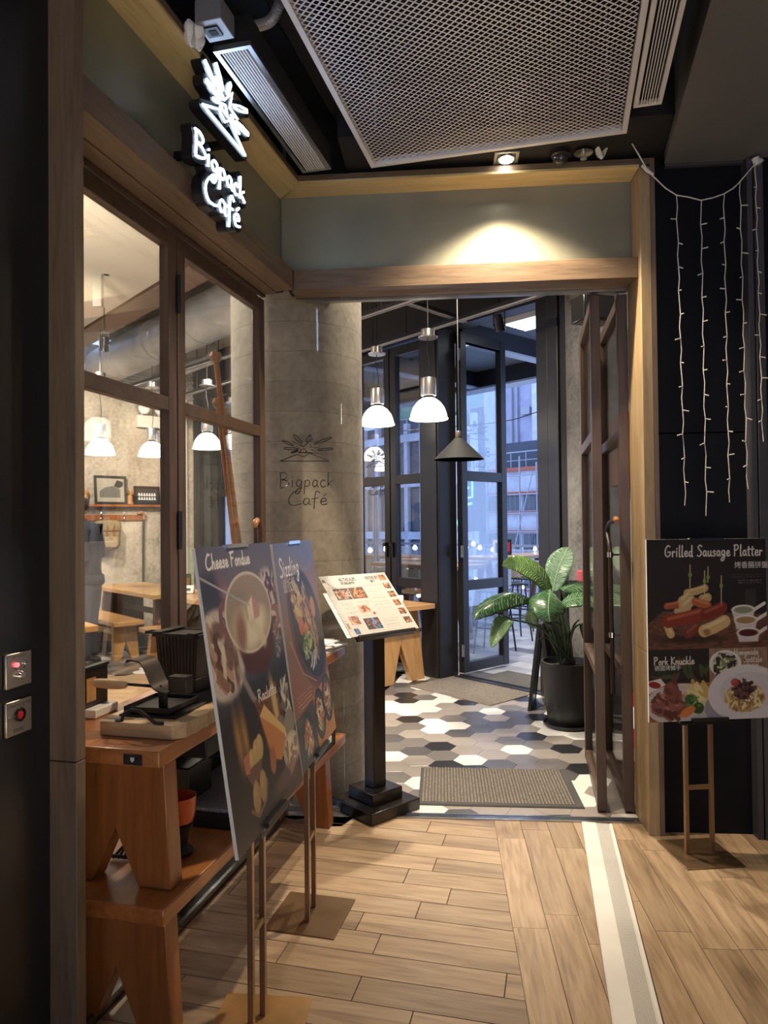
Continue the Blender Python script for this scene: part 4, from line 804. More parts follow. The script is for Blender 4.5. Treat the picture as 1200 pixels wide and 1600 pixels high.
P.rect(0, .86, 1, 1.5, c8(34, 28, 26)); P.rect(.0, 1.12, .505, 1.5, c8(170, 98, 46)); P.grain(0, 1.12, .505, 1.5, .3, 8, 60); P.bits(.26, 1.02, .24, .08, [c8(44, 56, 34), c8(70, 84, 40), c8(90, 60, 40)], 26, .03, .012); P.poly([(0, 1.10), (.10, 1.08), (.14, 1.13), (.0, 1.20)], c8(226, 220, 216)); P.ell(.05, 1.13, .05, .025, c8(160, 24, 22), .2)
P.ell(.27, 1.29, .30, .165, c8(204, 200, 200)); P.ell(.27, 1.28, .27, .14, c8(186, 182, 184), 0, .02); P.ell(.25, 1.28, .23, .11, c8(210, 206, 206), 0, .03)
P.bits(.18, 1.28, .13, .09, [c8(120, 52, 44), c8(92, 36, 32), c8(150, 84, 72), c8(180, 120, 110)], 70, .035, .018, .5); P.bits(.20, 1.19, .05, .05, [c8(110, 46, 38), c8(140, 74, 60)], 30, .03, .016, 1.2); P.bits(.41, 1.22, .10, .09, [c8(226, 200, 110), c8(240, 220, 150), c8(206, 174, 84)], 46, .03, .011, .8)
P.ell(.34, 1.25, .045, .04, c8(60, 104, 36), 0, .01); P.ell(.41, 1.32, .045, .045, c8(44, 84, 30), 0, .01); P.bits(.37, 1.285, .06, .06, [c8(90, 140, 56), c8(36, 66, 24)], 30, .008, .007); P.ell(.32, 1.345, .07, .035, c8(226, 128, 48), -.5, .008)
P.rect(.505, .86, 1, 1.5, c8(150, 116, 92)); P.grain(.505, .86, 1, 1.5, .2, 40, 4); P.rect(.505, 1.30, 1, 1.5, c8(84, 66, 60)); P.ell(.64, .98, .135, .105, c8(222, 220, 224)); P.ell(.64, .975, .11, .085, c8(196, 196, 186)); P.bits(.63, .985, .095, .07, [c8(60, 40, 44), c8(120, 140, 80), c8(210, 216, 180), c8(36, 30, 34)], 70, .02, .011); P.ell(.70, 1.035, .03, .02, c8(190, 70, 56))
P.ell(.80, 1.33, .34, .18, c8(150, 146, 160)); P.ell(.82, 1.22, .33, .225, c8(214, 210, 218)); P.ell(.84, 1.20, .25, .15, c8(202, 198, 206), 0, .01); P.ell(.80, 1.25, .17, .115, c8(196, 160, 92)); P.bits(.80, 1.25, .16, .10, [c8(228, 206, 150), c8(150, 110, 60), c8(240, 224, 180), c8(190, 150, 90)], 110, .024, .008)
P.bits(.78, 1.18, .085, .06, [c8(64, 40, 38), c8(96, 60, 56), c8(120, 70, 64), c8(44, 30, 30)], 60, .024, .010); P.ell(.72, 1.13, .035, .03, c8(180, 60, 50), 0, .008, 1, c8(220, 120, 100))
P.write('Grilled Sausage Platter', .15, .135, .085, .82, c8(228, 224, 222), .0058, 1, .12); P.write('Pork Knuckle', .05, .975, .06, .33, c8(225, 222, 216), .0045); P.write('Homemade', .72, .915, .045, .20, c8(225, 220, 214), .0035, .9); P.write('SpAtzle', .80, .975, .05, .15, c8(225, 220, 214), .0035, .9); P.tiny(.68, .285, .97, 2, c8(190, 186, 186), .018, .4, .0035); P.tiny(.76, .33, .97, 2, c8(190, 186, 186), .018, .5, .004)
IMG_GRILL = P.mat('print_grill', .45, .82, .86)

def quad(name, tl, tr_, br, bl, m, parent):
    mb = MB(); mb.v = [tuple(p) for p in (bl, br, tr_, tl)]; mb.f = [[0, 1, 2, 3]]; mb.m = [0]; mb.uv = [(0, 0), (1, 0), (1, 1), (0, 1)]
    return obj(name, mb, m, parent, None)
def print_text(body, name, size, m, parent, mw, bold=0.0):
    cu = bpy.data.curves.new(name, 'FONT'); cu.body = body; cu.size = size; cu.align_x = 'LEFT'; cu.offset = bold * size
    o = bpy.data.objects.new(name, cu); C.objects.link(o); bpy.context.view_layer.update()
    me = bpy.data.meshes.new_from_object(o.evaluated_get(bpy.context.evaluated_depsgraph_get())); bpy.data.objects.remove(o); bpy.data.curves.remove(cu)
    me.materials.clear(); me.materials.append(m); q = bpy.data.objects.new(name, me); C.objects.link(q); q.parent = parent; q.matrix_local = mw; return q

def poster(label, plate_p, plate_rot, plate_w, plate_d, yaw, lean, zb, img, cjk, plate_m, face_c, poles, W_=.60, H_=.841):
    t = thing('poster_stand', label, 'poster stand', 'O', plate_p, 0)
    obj('base_plate', MB().box(-plate_w / 2, plate_w / 2, -plate_d / 2, plate_d / 2, 0, .006), plate_m, t, bevel=.001, rot=plate_rot)
    u = Vector((math.cos(yaw), math.sin(yaw), 0)); nn = Vector((math.sin(yaw), -math.cos(yaw), 0)); up = Vector((0, 0, math.cos(lean))) - nn * math.sin(lean); fn = u.cross(up) * 1.0
    if fn.dot(nn) < 0: fn = -fn
    b0 = Vector(face_c) - Vector(plate_p)
    Rm = Matrix((u, up, fn)).transposed().to_4x4(); Rm.translation = b0                 # local x width, y up, z out of the face
    for s_ in (-1, 1):
        q = Vector((u.x * poles * s_, u.y * poles * s_, .006)) ; hz = b0.z + .03
        top_ = q + Vector((0, 0, b0.z + .13)); obj('pole', MB().add([q + Vector((ca * .009 * u.x - cb * .009 * nn.x, ca * .009 * u.y - cb * .009 * nn.y, 0)) for ca, cb in ((-1, -1), (1, -1), (1, 1), (-1, 1))] + [top_ + u * (.009 * ca) - nn * (.009 * cb) for ca, cb in ((-1, -1), (1, -1), (1, 1), (-1, 1))], [(3, 2, 1, 0), (4, 5, 6, 7), (0, 1, 5, 4), (1, 2, 6, 5), (2, 3, 7, 6), (3, 0, 4, 7)]), M['brassp'], t, bevel=.001)
        obj('back_arm', MB().box(poles * s_ - .009, poles * s_ + .009, .14, .50, -.028, -.0105, M=Rm), M['brassp'], t)
    obj('cross_bar', MB().box(-poles + .009, poles - .009, -.007, .007, .30, .318, M=Matrix.Rotation(yaw, 4, 'Z')), M['brassp'], t)
    obj('holder', MB().box(-.14, .14, -.012, .012, -.022, -.008, M=Rm).box(-.14, .14, -.018, -.006, .002, .004, M=Rm).box(-.10, .10, .0, .02, -.02, -.008, M=Rm), M['black'], t)
    bd = obj('board', MB().box(-W_ / 2, W_ / 2, 0, H_, -.010, 0, M=Rm), M['white'], t)
    quad('print', *[Rm @ Vector(p) for p in ((-W_ / 2, H_, .0006), (W_ / 2, H_, .0006), (W_ / 2, 0, .0006), (-W_ / 2, 0, .0006))], img, bd)
    obj('clip', MB().box(-.09, .09, -.003, .012, .0, .012, M=Rm), M['alu'], t); obj('clip', MB().box(-.085, .085, H_ - .008, H_ + .004, -.012, .006, M=Rm), M['chrome'], t)
    for body, x, y, sz, m_ in cjk: print_text(body, 'lettering', sz, m_, bd, Rm @ Matrix.Translation((x, y, .0012)))
    return t
offw = plain('print_white', (.55, .54, .53), .5); offg = plain('print_grey', (.32, .31, .33), .5)
poster('tilted poster board reading Cheese Fondue over a fondue pot photo', (-.405, 2.212, 0), -.10, .285, .29, math.radians(80), math.radians(8.2), .66, IMG_CHEESE, [('芝士火鍋', -.12, .675, .032, offg), ('瑞士芝士', .19, .33, .026, offg)], M['brass'], (-.345, 2.205, .655), .052)
poster('tilted poster board reading Sizzling over hot plates of food, behind the fondue poster', (-.306, 2.842, 0), FR['L'][1], .285, .285, math.radians(82.5), math.radians(7.4), .65, IMG_SIZZ, [('鐵板餐', -.24, .655, .06, offw)], M['brassd'], (-.262, 2.872, .645), .054)
poster('upright poster board reading Grilled Sausage Platter, standing right of the entrance', (1.452, 3.325, 0), .08, .27, .29, math.radians(6.3), 0.0, .62, IMG_GRILL, [('烤香腸拼盤', .135, .705, .034, offw), ('德國烤豬手', -.265, .238, .026, offw), ('自家製麵疙瘩', .13, .238, .02, offw)], M['brassd'], (1.502, 3.312, .622), .062, .588)

# ------------------------------------------------------------------ menu stand
P = Paint(420, 372, c8(236, 232, 222), c8(230, 226, 214), 4)
def photo(x0, y0, x1, y1, cols, n, bg):
    P.rect(x0, y0, x1, y1, bg); r = P.a.copy(); P.bits((x0 + x1) / 2, (y0 + y1) / 2, (x1 - x0) * .45, (y1 - y0) * .42, cols, n, .016, .010)
    k = ((P.x > x0) & (P.x < x1) & (P.y > y0) & (P.y < y1))[..., None]; P.a = np.where(k, P.a, r)
food = [c8(220, 120, 60), c8(160, 60, 50), c8(240, 200, 150), c8(90, 30, 30), c8(200, 160, 90)]
photo(.09, .20, .30, .37, food + [c8(230, 190, 190)], 40, c8(50, 30, 40)); photo(.31, .20, .53, .37, [c8(226, 130, 40), c8(180, 80, 20), c8(250, 190, 90), c8(60, 40, 30)], 40, c8(110, 60, 20)); photo(.30, .47, .46, .58, food, 24, c8(225, 190, 150)); P.ell(.49, .60, .02, .02, c8(190, 60, 60))
photo(.09, .61, .23, .73, food, 26, c8(200, 150, 140)); photo(.28, .66, .50, .82, [c8(30, 30, 36), c8(20, 20, 24), c8(220, 120, 60), c8(60, 140, 210), c8(210, 60, 60)], 30, c8(40, 34, 40)); photo(.08, .78, .15, .86, [c8(60, 130, 200), c8(30, 30, 40)], 8, c8(40, 70, 120)); P.rect(.40, .66, .43, .76, c8(70, 150, 220))
for k in range(6): photo(.865, .035 + k * .133, .965, .125 + k * .133, food, 14, c8(40, 34, 34) if k % 3 else c8(180, 110, 50))
for x0, x1, ys in ((.10, .28, (.41, .43, .45, .49, .51, .55, .57)), (.34, .54, (.41, .43)), (.30, .50, (.61, .63)), (.57, .84, (.20, .24, .28, .34, .38, .44, .48, .54)), (.09, .24, (.755,)), (.28, .52, (.84, .86)), (.56, .80, (.70, .73, .78, .81))):
    for y in ys: P.tiny(x0 + .02 * P.rg.rand(), y, x1 - .05 * P.rg.rand(), 1, c8(90, 86, 84), .01, .55, .0028)
for y in (.18,): P.rect(.02, y, .84, y + .004, c8(60, 56, 54))
P.rect(.055, .16, .058, .86, c8(150, 146, 140)); P.rect(.56, .18, .563, .86, c8(190, 186, 180)); P.tiny(.01, .22, .045, 22, c8(120, 116, 110), .028, .5, .006); P.rect(.02, .70, .05, .78, c8(190, 130, 90))
for p in emblem(.0, 0, .05, .045): P.line([(.005 + a, .10 - b) for a, b in p], .002, c8(50, 46, 46))
P.rect(.075, .03, .078, .15, c8(90, 86, 84))
IMG_MENU = P.mat('print_menu', .5, 1, .76)
ms = thing('menu_stand', 'black wooden menu stand with a stepped square base beside the entrance', 'menu stand', 'O', (-.062, 3.892, 0), math.radians(41))
obj('base', MB().box(-.172, .172, -.172, .172, 0, .062), M['blackwood'], ms, bevel=.006); obj('base', MB().box(-.105, .105, -.105, .105, .062, .125), M['blackwood'], ms, bevel=.006)
obj('pole', MB().box(-.042, .042, -.042, .042, .125, .955), M['blackwood'], ms, bevel=.004)
yaw, lean = math.radians(40.4), math.radians(44.7)
u = Vector((math.cos(yaw), math.sin(yaw), 0)); nn = Vector((math.sin(yaw), -math.cos(yaw), 0)); up = Vector((0, 0, math.cos(lean))) - nn * math.sin(lean); fn = u.cross(up); fn = fn if fn.z > 0 else -fn
Rm = Matrix((u, up, fn)).transposed().to_4x4(); Rm.translation = Vector((.010, 3.80, .972))
Ri = Matrix.Translation(ms.location) @ Matrix.Rotation(math.radians(41), 4, 'Z'); Rl = Ri.inverted() @ Rm
tb = obj('tray', MB().box(-.20, .20, .0, .33, -.03, -.012, M=Rl).box(-.20, .20, -.02, .0, -.03, .008, M=Rl), M['blackwood'], ms, bevel=.003)
obj('bracket', MB().box(-.05, .05, .05, .26, -.06, -.03, M=Rl), M['blackwood'], ms)
s2 = thing('menu_sheet', 'second white menu sheet showing beneath the top one on the menu stand', 'menu', 'O', Rm.translation)
Rz = Rm.copy(); Rz.translation = Vector((0, 0, 0))
obj('sheet', MB().box(-.262, -.02, .0, .300, -.0105, -.0085, M=Rz), M['paper'], s2, None); ln_ = MB()
for k in range(18): ln_.box(-.255, -.238 - .004 * (k % 3), .02 + k * .0145, .024 + k * .0145, -.0085, -.0083, M=Rz)
obj('print', ln_, plain('ink_grey', (.25, .24, .23), .6), s2)
s1 = thing('menu_sheet', 'large white menu with food photos titled IN THE ALPS on the menu stand', 'menu', 'O', Rm.translation)
sh = obj('sheet', MB().box(-.235, .235, .0, .415, -.0075, -.0055, M=Rz), M['paper'], s1, None)
quad('print', *[Rz @ Vector(p) for p in ((-.235, .415, -.0052), (.235, .415, -.0052), (.235, 0, -.0052), (-.235, 0, -.0052))], IMG_MENU, sh)
ink = plain('ink', (.03, .03, .03), .6)
for body, x, y, sz in (('IN THE ALPS', -.115, .368, .036), ('阿爾卑斯山脈風味', -.115, .346, .021), ('FESTIVE SET', .070, .370, .032), ('聖誕餐', .095, .348, .02)): print_text(body, 'lettering', sz, ink, sh, Rz @ Matrix.Translation((x, y, -.0046)) @ Matrix.Diagonal((.56, 1, 1, 1)), .018)
# ------------------------------------------------------------------ ceiling fixtures
mp = thing('ceiling_mesh_panel', 'white expanded metal mesh panel hung under the black corridor ceiling', 'ceiling panel', 'L', (0, 0, 3.30))
x0, x1, y0, y1 = .418, 1.612, -2.30, -.095
for nm, a in (('frame_bar', (x0, x0 + .022, y0, y1)), ('frame_bar', (x1 - .022, x1, y0, y1)), ('frame_bar', (x0 + .022, x1 - .022, y1 - .022, y1)), ('frame_bar', (x0 + .022, x1 - .022, y0, y0 + .022))):
    obj(nm, MB().box(*a, 0, .035), M['gwhite'], mp)
em_ = MB(); dx, dy = .0337, .0140                       # diamonds: half width along x .0193, strands as tilted flat bars
nx = int((x1 - x0 - .04) / dx); ny = int((y1 - y0 - .04) / dy)
for j in range(ny):
    for i in range(nx * 2):
        xa = x0 + .021 + i * dx / 2; ya = y0 + .021 + j * dy
        up_ = (i + j) % 2; a = (xa, ya + (0 if up_ else dy)); b = (xa + dx / 2, ya + (dy if up_ else 0))
        hw = .0053
        em_.add([(a[0], a[1] - hw, .010), (a[0], a[1] + hw, .0125), (b[0], b[1] + hw, .0125), (b[0], b[1] - hw, .010)], [(0, 1, 2, 3)])
o = obj('mesh', em_, M['mesh'], mp, None); o['kind'] = 'stuff'
for x in (x0 + .1, x1 - .1): obj('hanger', MB().cyl((x, y1 - .3, .02), (x, y1 - .3, .46), .004, n=6), M['flex'], mp)

def diffuser(label, xa, xb, ya, yb, z, nsl, fr_m, slat_m):
    t = thing('air_diffuser', label, 'air vent', 'L', (0, 0, z))
    for a in ((xa, xa + .018, ya, yb), (xb - .018, xb, ya, yb), (xa + .018, xb - .018, ya, ya + .018), (xa + .018, xb - .018, yb - .018, yb)): obj('frame_bar', MB().box(*a, 0, .02), fr_m, t)
    for k in range(nsl):
        x = xa + .024 + (xb - xa - .048) * (k + .5) / nsl
        obj('slat', MB().add([(x - .0022, ya + .018, .0), (x + .0022, ya + .018, .0), (x + .0055, ya + .018, .018), (x + .0011, ya + .018, .018), (x - .0022, yb - .018, .0), (x + .0022, yb - .018, .0), (x + .0055, yb - .018, .018), (x + .0011, yb - .018, .018)], [(0, 4, 5, 1), (1, 5, 6, 2), (2, 6, 7, 3), (3, 7, 4, 0), (0, 1, 2, 3), (7, 6, 5, 4)]), slat_m, t, None)
    obj('box', MB().box(xa + .004, xb - .004, ya, yb, .024, .12), M['void'], t)
    return t
dl = diffuser('slotted metal air diffuser beside the lit sign', .072, .222, -1.07, -.125, 3.305, 9, M['steel'], M['gwhite'])
dr = diffuser('slotted air diffuser along the right edge of the mesh panel', 1.622, 1.735, -1.7, -.29, 3.302, 6, M['gwhite'], M['gwhite'])
jb_ = thing('junction_box', 'small open electrical box at the upper end of the left air diffuser', 'box', 'L', (.13, -1.16, 3.31))
obj('box', MB().box(-.05, .05, -.06, .05, 0, .08), M['flex'], jb_, bevel=.003); obj('socket', MB().box(-.035, .02, -.03, .02, -.006, 0), M['duct_black'], jb_); obj('socket_hole', MB().box(-.02, .008, -.016, .01, -.008, -.006), M['void'], jb_)
p = [at(438, 2, 2.55), at(425, 30, 2.60), at(404, 40, 2.66), at(378, 43, 2.70), at(364, 42, 2.71)]
fx = MB(); pts = smooth([tuple(q) for q in p], 14); fx.tube(pts, [.021 if k % 2 else .016 for k in range(len(pts))], 10)
tag(obj('flexible_conduit', fx, M['flex'], None), 'grey corrugated conduit curving above the left air diffuser', 'conduit')
q = at(303, 55, 2.50); mb = MB()
for k in range(5):
    a, b, c = rnd.uniform(-.02, .02), rnd.uniform(-.02, .02), rnd.uniform(-.025, .025)
    mb.grid(lambda u, v: Vector((a + .022 * math.cos(6.28 * u) * math.sin(PI * v) * (1 + .3 * math.sin(9 * u + k)), b + .022 * math.sin(6.28 * u) * math.sin(PI * v), c - .03 * math.cos(PI * v) * (1 + .2 * math.sin(11 * u)))), 10, 6)
tag(obj('tape_wad', mb, M['white'], None, .5, loc=q), 'crumpled white wad stuck on the ceiling edge above the left fascia', 'wad')
# downlight over the entrance
dn = thing('downlight', 'square lit downlight above the entrance fascia', 'downlight', 'E', (1.065, -.05, 3.385))
obj('trim_frame', MB().box(-.062, .062, -.062, -.045, -.016, 0).box(-.062, .062, .045, .062, -.016, 0).box(-.062, -.045, -.045, .045, -.016, 0).box(.045, .062, -.045, .045, -.016, 0), M['steel'], dn, bevel=.002)
obj('gimbal_ring', MB().lathe([(.036, -.022), (.043, -.022), (.043, -.004), (.036, -.004), (.036, -.022)], 24), M['chrome'], dn); obj('lens', MB().lathe([(.037, -.020), (.030, -.028), (.016, -.033), (0, -.034)], 20), M['led'], dn)
pD = FP('E', 1.065, -.05, 3.362)
lamp('downlight_beam', 'SPOT', (pD.x - .01, pD.y - .075, pD.z - .02), 200, WARM, .035, (pD.x - .05, pD.y - .45, 0), 2.1, .6)
cm = thing('dome_camera', 'small clear dome camera above the right of the entrance', 'camera', 'E', (1.33, -.06, 3.385))
obj('mount', MB().lathe([(0, 0), (.048, 0), (.048, -.022), (.042, -.026)], 24), M['alu'], cm); obj('dome', MB().lathe([(.040, -.026), (.038, -.042), (.028, -.058), (.014, -.066), (0, -.067)], 24), plain('smoked_dome', (.05, .05, .055), .05, .2), cm)
sp = thing('sprinkler', 'metal sprinkler head with a round escutcheon beside the dome camera', 'sprinkler', 'E', (1.44, -.07, 3.385))
obj('escutcheon', MB().lathe([(0, 0), (.02, -.002), (.042, -.012), (.046, -.018), (.02, -.012)], 24), M['chrome'], sp); obj('head', MB().cyl((0, 0, 0), (0, 0, -.035), .010, n=10).cyl((0, 0, -.035), (0, 0, -.045), .003, n=6), M['steel'], sp); obj('deflector', MB().cyl((0, 0, -.045), (0, 0, -.048), .016, n=12), M['steel'], sp)

q = at(940, 243, 3.42)
tag(obj('paper_scrap', MB().grid(lambda u, v: Vector((.03 * (u - .5) * (1 + v), .012 * math.sin(7 * u + 3 * v), .045 * (v - .3) + .008 * math.sin(9 * u))), 8, 5), M['plasticw'], None, .6, loc=q), 'white paper scrap sticking out beside the sprinkler', 'paper')
# ------------------------------------------------------------------ light string on the right wall
ls = thing('light_string', 'unlit white icicle light string hanging in front of the black right wall', 'string lights', 'E', (0, 0, 0))
def yp(px, py, d=-.03):
    for Y in [3.2 + .002 * k for k in range(300)]:
        p = at(px, py, Y); q_ = inv('E', p)
        if q_[1] >= d: return Vector((q_[0], q_[1], p.z))
top = [(979, 210), (997, 240), (1013, 268), (1040, 294), (1057, 305), (1076, 308), (1095, 313), (1114, 309), (1131, 303), (1146, 294), (1156, 284), (1168, 270), (1180, 256)]
tp = [yp(*q, d=-.10 if i < 2 else -.04) for i, q in enumerate(top)]
obj('main_cable', MB().tube(tp, .0032, 6), M['wire'], ls)
obj('connector', MB().tube([yp(1003, 258, -.045), yp(1011, 266, -.045), yp(1021, 273, -.045)], [.006, .010, .006], 8), M['plasticw'], ls); obj('plug', MB().cyl(yp(1180, 247), yp(1184, 258), .018, n=10).cyl(yp(1186, 250), yp(1190, 254), .014, n=8), M['plasticw'], ls)
for k, (xa, ya, xb, yb) in enumerate(((1057, 305, 1071, 790), (1095, 313, 1104, 806), (1131, 303, 1140, 785), (1156, 284, 1168, 764), (1180, 258, 1192, 690))):
    n = 26; pts = []
    for i in range(n + 1):
        t_ = i / n; pts.append(yp(xa + (xb - xa) * t_ + 1.2 * math.sin(i * 2.1 + k), ya + (yb - ya) * t_, -.04))
    dr_ = obj('drop_cable', MB().tube(pts, .0024, 5), M['wire'], ls)
    for i in range(2, n, 2):
        s_ = rnd.choice((-1, 1)); p = pts[i]; e_ = p + Vector((s_ * rnd.uniform(.012, .03), -.006, rnd.uniform(-.012, .006)))
        obj('bulb', MB().tube([p, e_], [.0028, .0034], 5), M['wire'], dr_)

# ------------------------------------------------------------------ switch plates on the left wall
def plate(label, zc, tilt=0):
    t = thing('switch_plate', label, 'switch', 'L', (-.0845, -1.876, zc)); obj('plate', MB().box(0, .010, -.045, .045, -.045, .045), M['plate'], t, bevel=.003); return t
s1_ = plate('metal key switch plate with two small lamps, upper of two on the black left wall', 1.179)
XR = lambda y, z, x=.010: Matrix.Translation((x, y, z)) @ Matrix.Rotation(PI / 2, 4, 'Y')
for y, m_ in ((-.012, M['redled']), (.018, M['chrome'])): obj('indicator', MB().lathe([(.006, 0), (.006, .006), (.003, .009), (0, .010)], 12, M=XR(y, .014)), m_, s1_)
obj('key_lock', MB().lathe([(.012, 0), (.012, .008), (.008, .012), (0, .012)], 16, M=XR(.0, -.014)), M['chrome'], s1_)
s2_ = plate('metal plate with a round red emergency button, lower of two on the black left wall', 1.056)
obj('button_ring', MB().lathe([(.018, 0), (.018, .005), (.014, .006), (.014, .002)], 20, M=XR(.0, .006)), M['black'], s2_); obj('button', MB().lathe([(.0135, 0), (.011, .004), (0, .005)], 18, M=XR(0, .006)), M['redp'], s2_)
for y in (-.034, .034): obj('screw', MB().lathe([(.004, 0), (.003, .002), (0, .002)], 10, M=XR(y, .006)), M['steel'], s2_)
def wall_text(body, size, parent, y, z):
    print_text(body, 'lettering', size, ink, parent, Matrix.Translation((.0106, y, z)) @ Matrix(((0, 0, 1, 0), (1, 0, 0, 0), (0, 1, 0, 0), (0, 0, 0, 1))))
wall_text('KEY SWITCH', .008, s1_, -.024, .032); wall_text('開', .007, s1_, -.016, -.0); wall_text('關', .007, s1_, .014, -.0); wall_text('EMERGENCY BUTTON', .0075, s2_, -.036, .030); wall_text('緊急按鈕', .009, s2_, -.022, -.035)

# ------------------------------------------------------------------ walking-cane pull handles
def cane(name_m, pts, r, knob_m, parent, knob=None, clamps=()):
    ps = smooth(pts, 5); n = len(ps)
    st = obj('cane_handle', MB().tube(ps, [r * (1 + .10 * math.sin(i * 1.7)) for i in range(n)], 10), M['stickd'], parent)
    if knob: obj('knob', MB().tube(smooth(knob, 5), [r * (.8 + .5 * math.sin(PI * (.15 + .7 * i / (5 * (len(knob) - 1))))) for i in range(5 * (len(knob) - 1) + 1)], 12), knob_m, st)
    for c_, d_ in clamps: obj('clamp', MB().cyl(c_ - Vector((0, 0, .014)), c_ + Vector((0, 0, .014)), r * 1.45, n=12).cyl(c_, d_, .006, n=8), M['chrome'], st)
    return st
def onleaf(px, py, off):                  # a point in front of door leaf 2, in its own axes (x along the leaf, y across)
    o = d2; a = o.rotation_euler.z; ox, oy = o.location.x, o.location.y
    best = min(((lambda p: (abs(-(p.x - ox) * math.sin(a) + (p.y - oy) * math.cos(a) - off), p))(at(px, py, 3.6 + k * .01)) for k in range(140)), key=lambda t: t[0])[1]
    return Vector(((best.x - ox) * math.cos(a) + (best.y - oy) * math.sin(a), off, best.z))
cpts = [onleaf(x, y, .055) for x, y in ((962, 813), (952, 818), (949, 830), (952, 850), (957, 868), (958, 900), (960, 950), (963, 1000), (963, 1040), (966, 1098))]
for v in cpts[3:]: v.x = cpts[3].x + (v.x - cpts[3].x) * .25
cane('door_cane', cpts, .0125, M['stickl'], d2, [cpts[0] + Vector((-.035, 0, -.006)), cpts[0] + Vector((-.01, 0, .006)), cpts[0] + Vector((.02, 0, 0))],
     [(cpts[4], cpts[4] + Vector((0, -.055, 0))), (cpts[7], cpts[7] + Vector((0, -.055, 0)))])
wl = [Vector((-.098, -.05, 1.56)), Vector((-.07, -.05, 1.575)), Vector((-.045, -.05, 1.54)), Vector((-.04, -.05, 1.44)), Vector((-.04, -.05, 1.1)), Vector((-.04, -.05, .75))]
for v in wl: v.x += .055
cane('window_cane', wl, .013, M['stickl'], w2, [wl[0] + Vector((-.012, 0, -.02)), wl[0], wl[1]], [(wl[3] - Vector((0, 0, .12)), wl[3] + Vector((0, .05, -.12)))])
# two tall sticks leaning inside the glass
for i, (a, b, lab) in enumerate((((337, 558), (374, 852), 'tall dark stick with a reddish round knob, taller of two leaning behind the left window'), ((341, 630), (366, 852), 'shorter dark stick with a round knob leaning behind the left window'))):
    P0, P1 = at(*a, 3.62 + .07 * i), at(*b, 3.72 + .07 * i); t = thing('walking_stick', lab, 'stick', 'O', (P1.x + (P1.x - P0.x) * 1.1, 3.62, 0)); L0 = Vector(t.location); dn_ = Vector((P1.x - .03, P1.y, 0))
    t.location = (dn_.x, dn_.y, 0); L0 = Vector(t.location)
    obj('shaft', MB().tube([dn_ - L0, P1 - L0, P0 - L0], [.011, .013, .015], 8), M['pinez'], t); obj('knob', MB().lathe([(0, -.032), (.022, -.024), (.032, 0), (.024, .024), (0, .032)], 14, c=tuple(P0 - L0)), M['stickl'], t)

# ------------------------------------------------------------------ potted plant
pc = atz(883, 1128, 0); pc = Vector((1.385, 5.43, 0))
pl = thing('potted_plant', 'big-leaved green plant in a tall black pot beside the dark column', 'plant', 'O', pc)
obj('saucer', MB().lathe([(0, 0), (.17, 0), (.185, .012), (.188, .03), (.178, .03), (.17, .014), (0, .012)], 32), M['pot'], pl); obj('pot', MB().lathe([(.135, .013), (.148, .03), (.175, .22), (.192, .44), (.196, .488), (.180, .490), (.175, .44), (.17, .42), (0, .42)], 36), M['pot'], pl)
obj('soil', MB().lathe([(.173, .44), (.12, .452), (.05, .456), (0, .455)], 20), M['soil'], pl)
def leafmesh(mid, width, nrm, fold=.25, droop=.0, nu=8, nv=26, rip=.004):
    mid = [Vector(p) for p in smooth(mid, 8)]; N = len(mid)
    def pt(u, v):
        k = min(int(v * (N - 1)), N - 2); f = v * (N - 1) - k; p = mid[k].lerp(mid[k + 1], f); d = (mid[min(k + 2, N - 1)] - mid[max(k - 1, 0)]).normalized()
        side = d.cross(nrm).normalized(); up = side.cross(d).normalized(); w_ = width * (math.sin(PI * min(1, v * .98 + .015) ** .82) ** .8); t_ = 2 * u - 1
        return p + side * (w_ * t_) + up * (fold * w_ * abs(t_) - droop * w_ * t_ * t_ + rip * math.sin(v * 62 + abs(t_) * 5) * abs(t_))
    return pt
def add_leaf(mid, width, nrm, mat_, fold=.2, droop=.0):
    pt = leafmesh(mid, width, Vector(nrm), fold, droop); lf = obj('leaf', MB().grid(pt, 8, 26), mat_, pl, 2.0)
    lf.modifiers.new('thick', 'SOLIDIFY').thickness = .0015
    vb = MB(); vb.tube([pt(.5, k / 26) + Vector((0, 0, .0)) for k in range(26)], .0035, 5)
    for k in range(5, 49, 2):
        v = k / 52
        for e_ in (0.06, .94): vb.tube([pt(.5, v), pt(.5 + (e_ - .5) * .5, min(1, v + .055)), pt(e_, min(1, v + .09))], .0021, 4)
    obj('vein', vb, M['leafv'], lf, None)
base_ = Vector((0, 0, .46))
def pp(px, py, Y): return at(px, py, Y) - pc
def stem_to(p, bend=.1):
    b = base_ + Vector((rnd.uniform(-.04, .04), rnd.uniform(-.04, .04), 0)); m_ = b.lerp(p, .5) + Vector((0, 0, bend)); return smooth([tuple(b), tuple(m_), tuple(p)], 6)
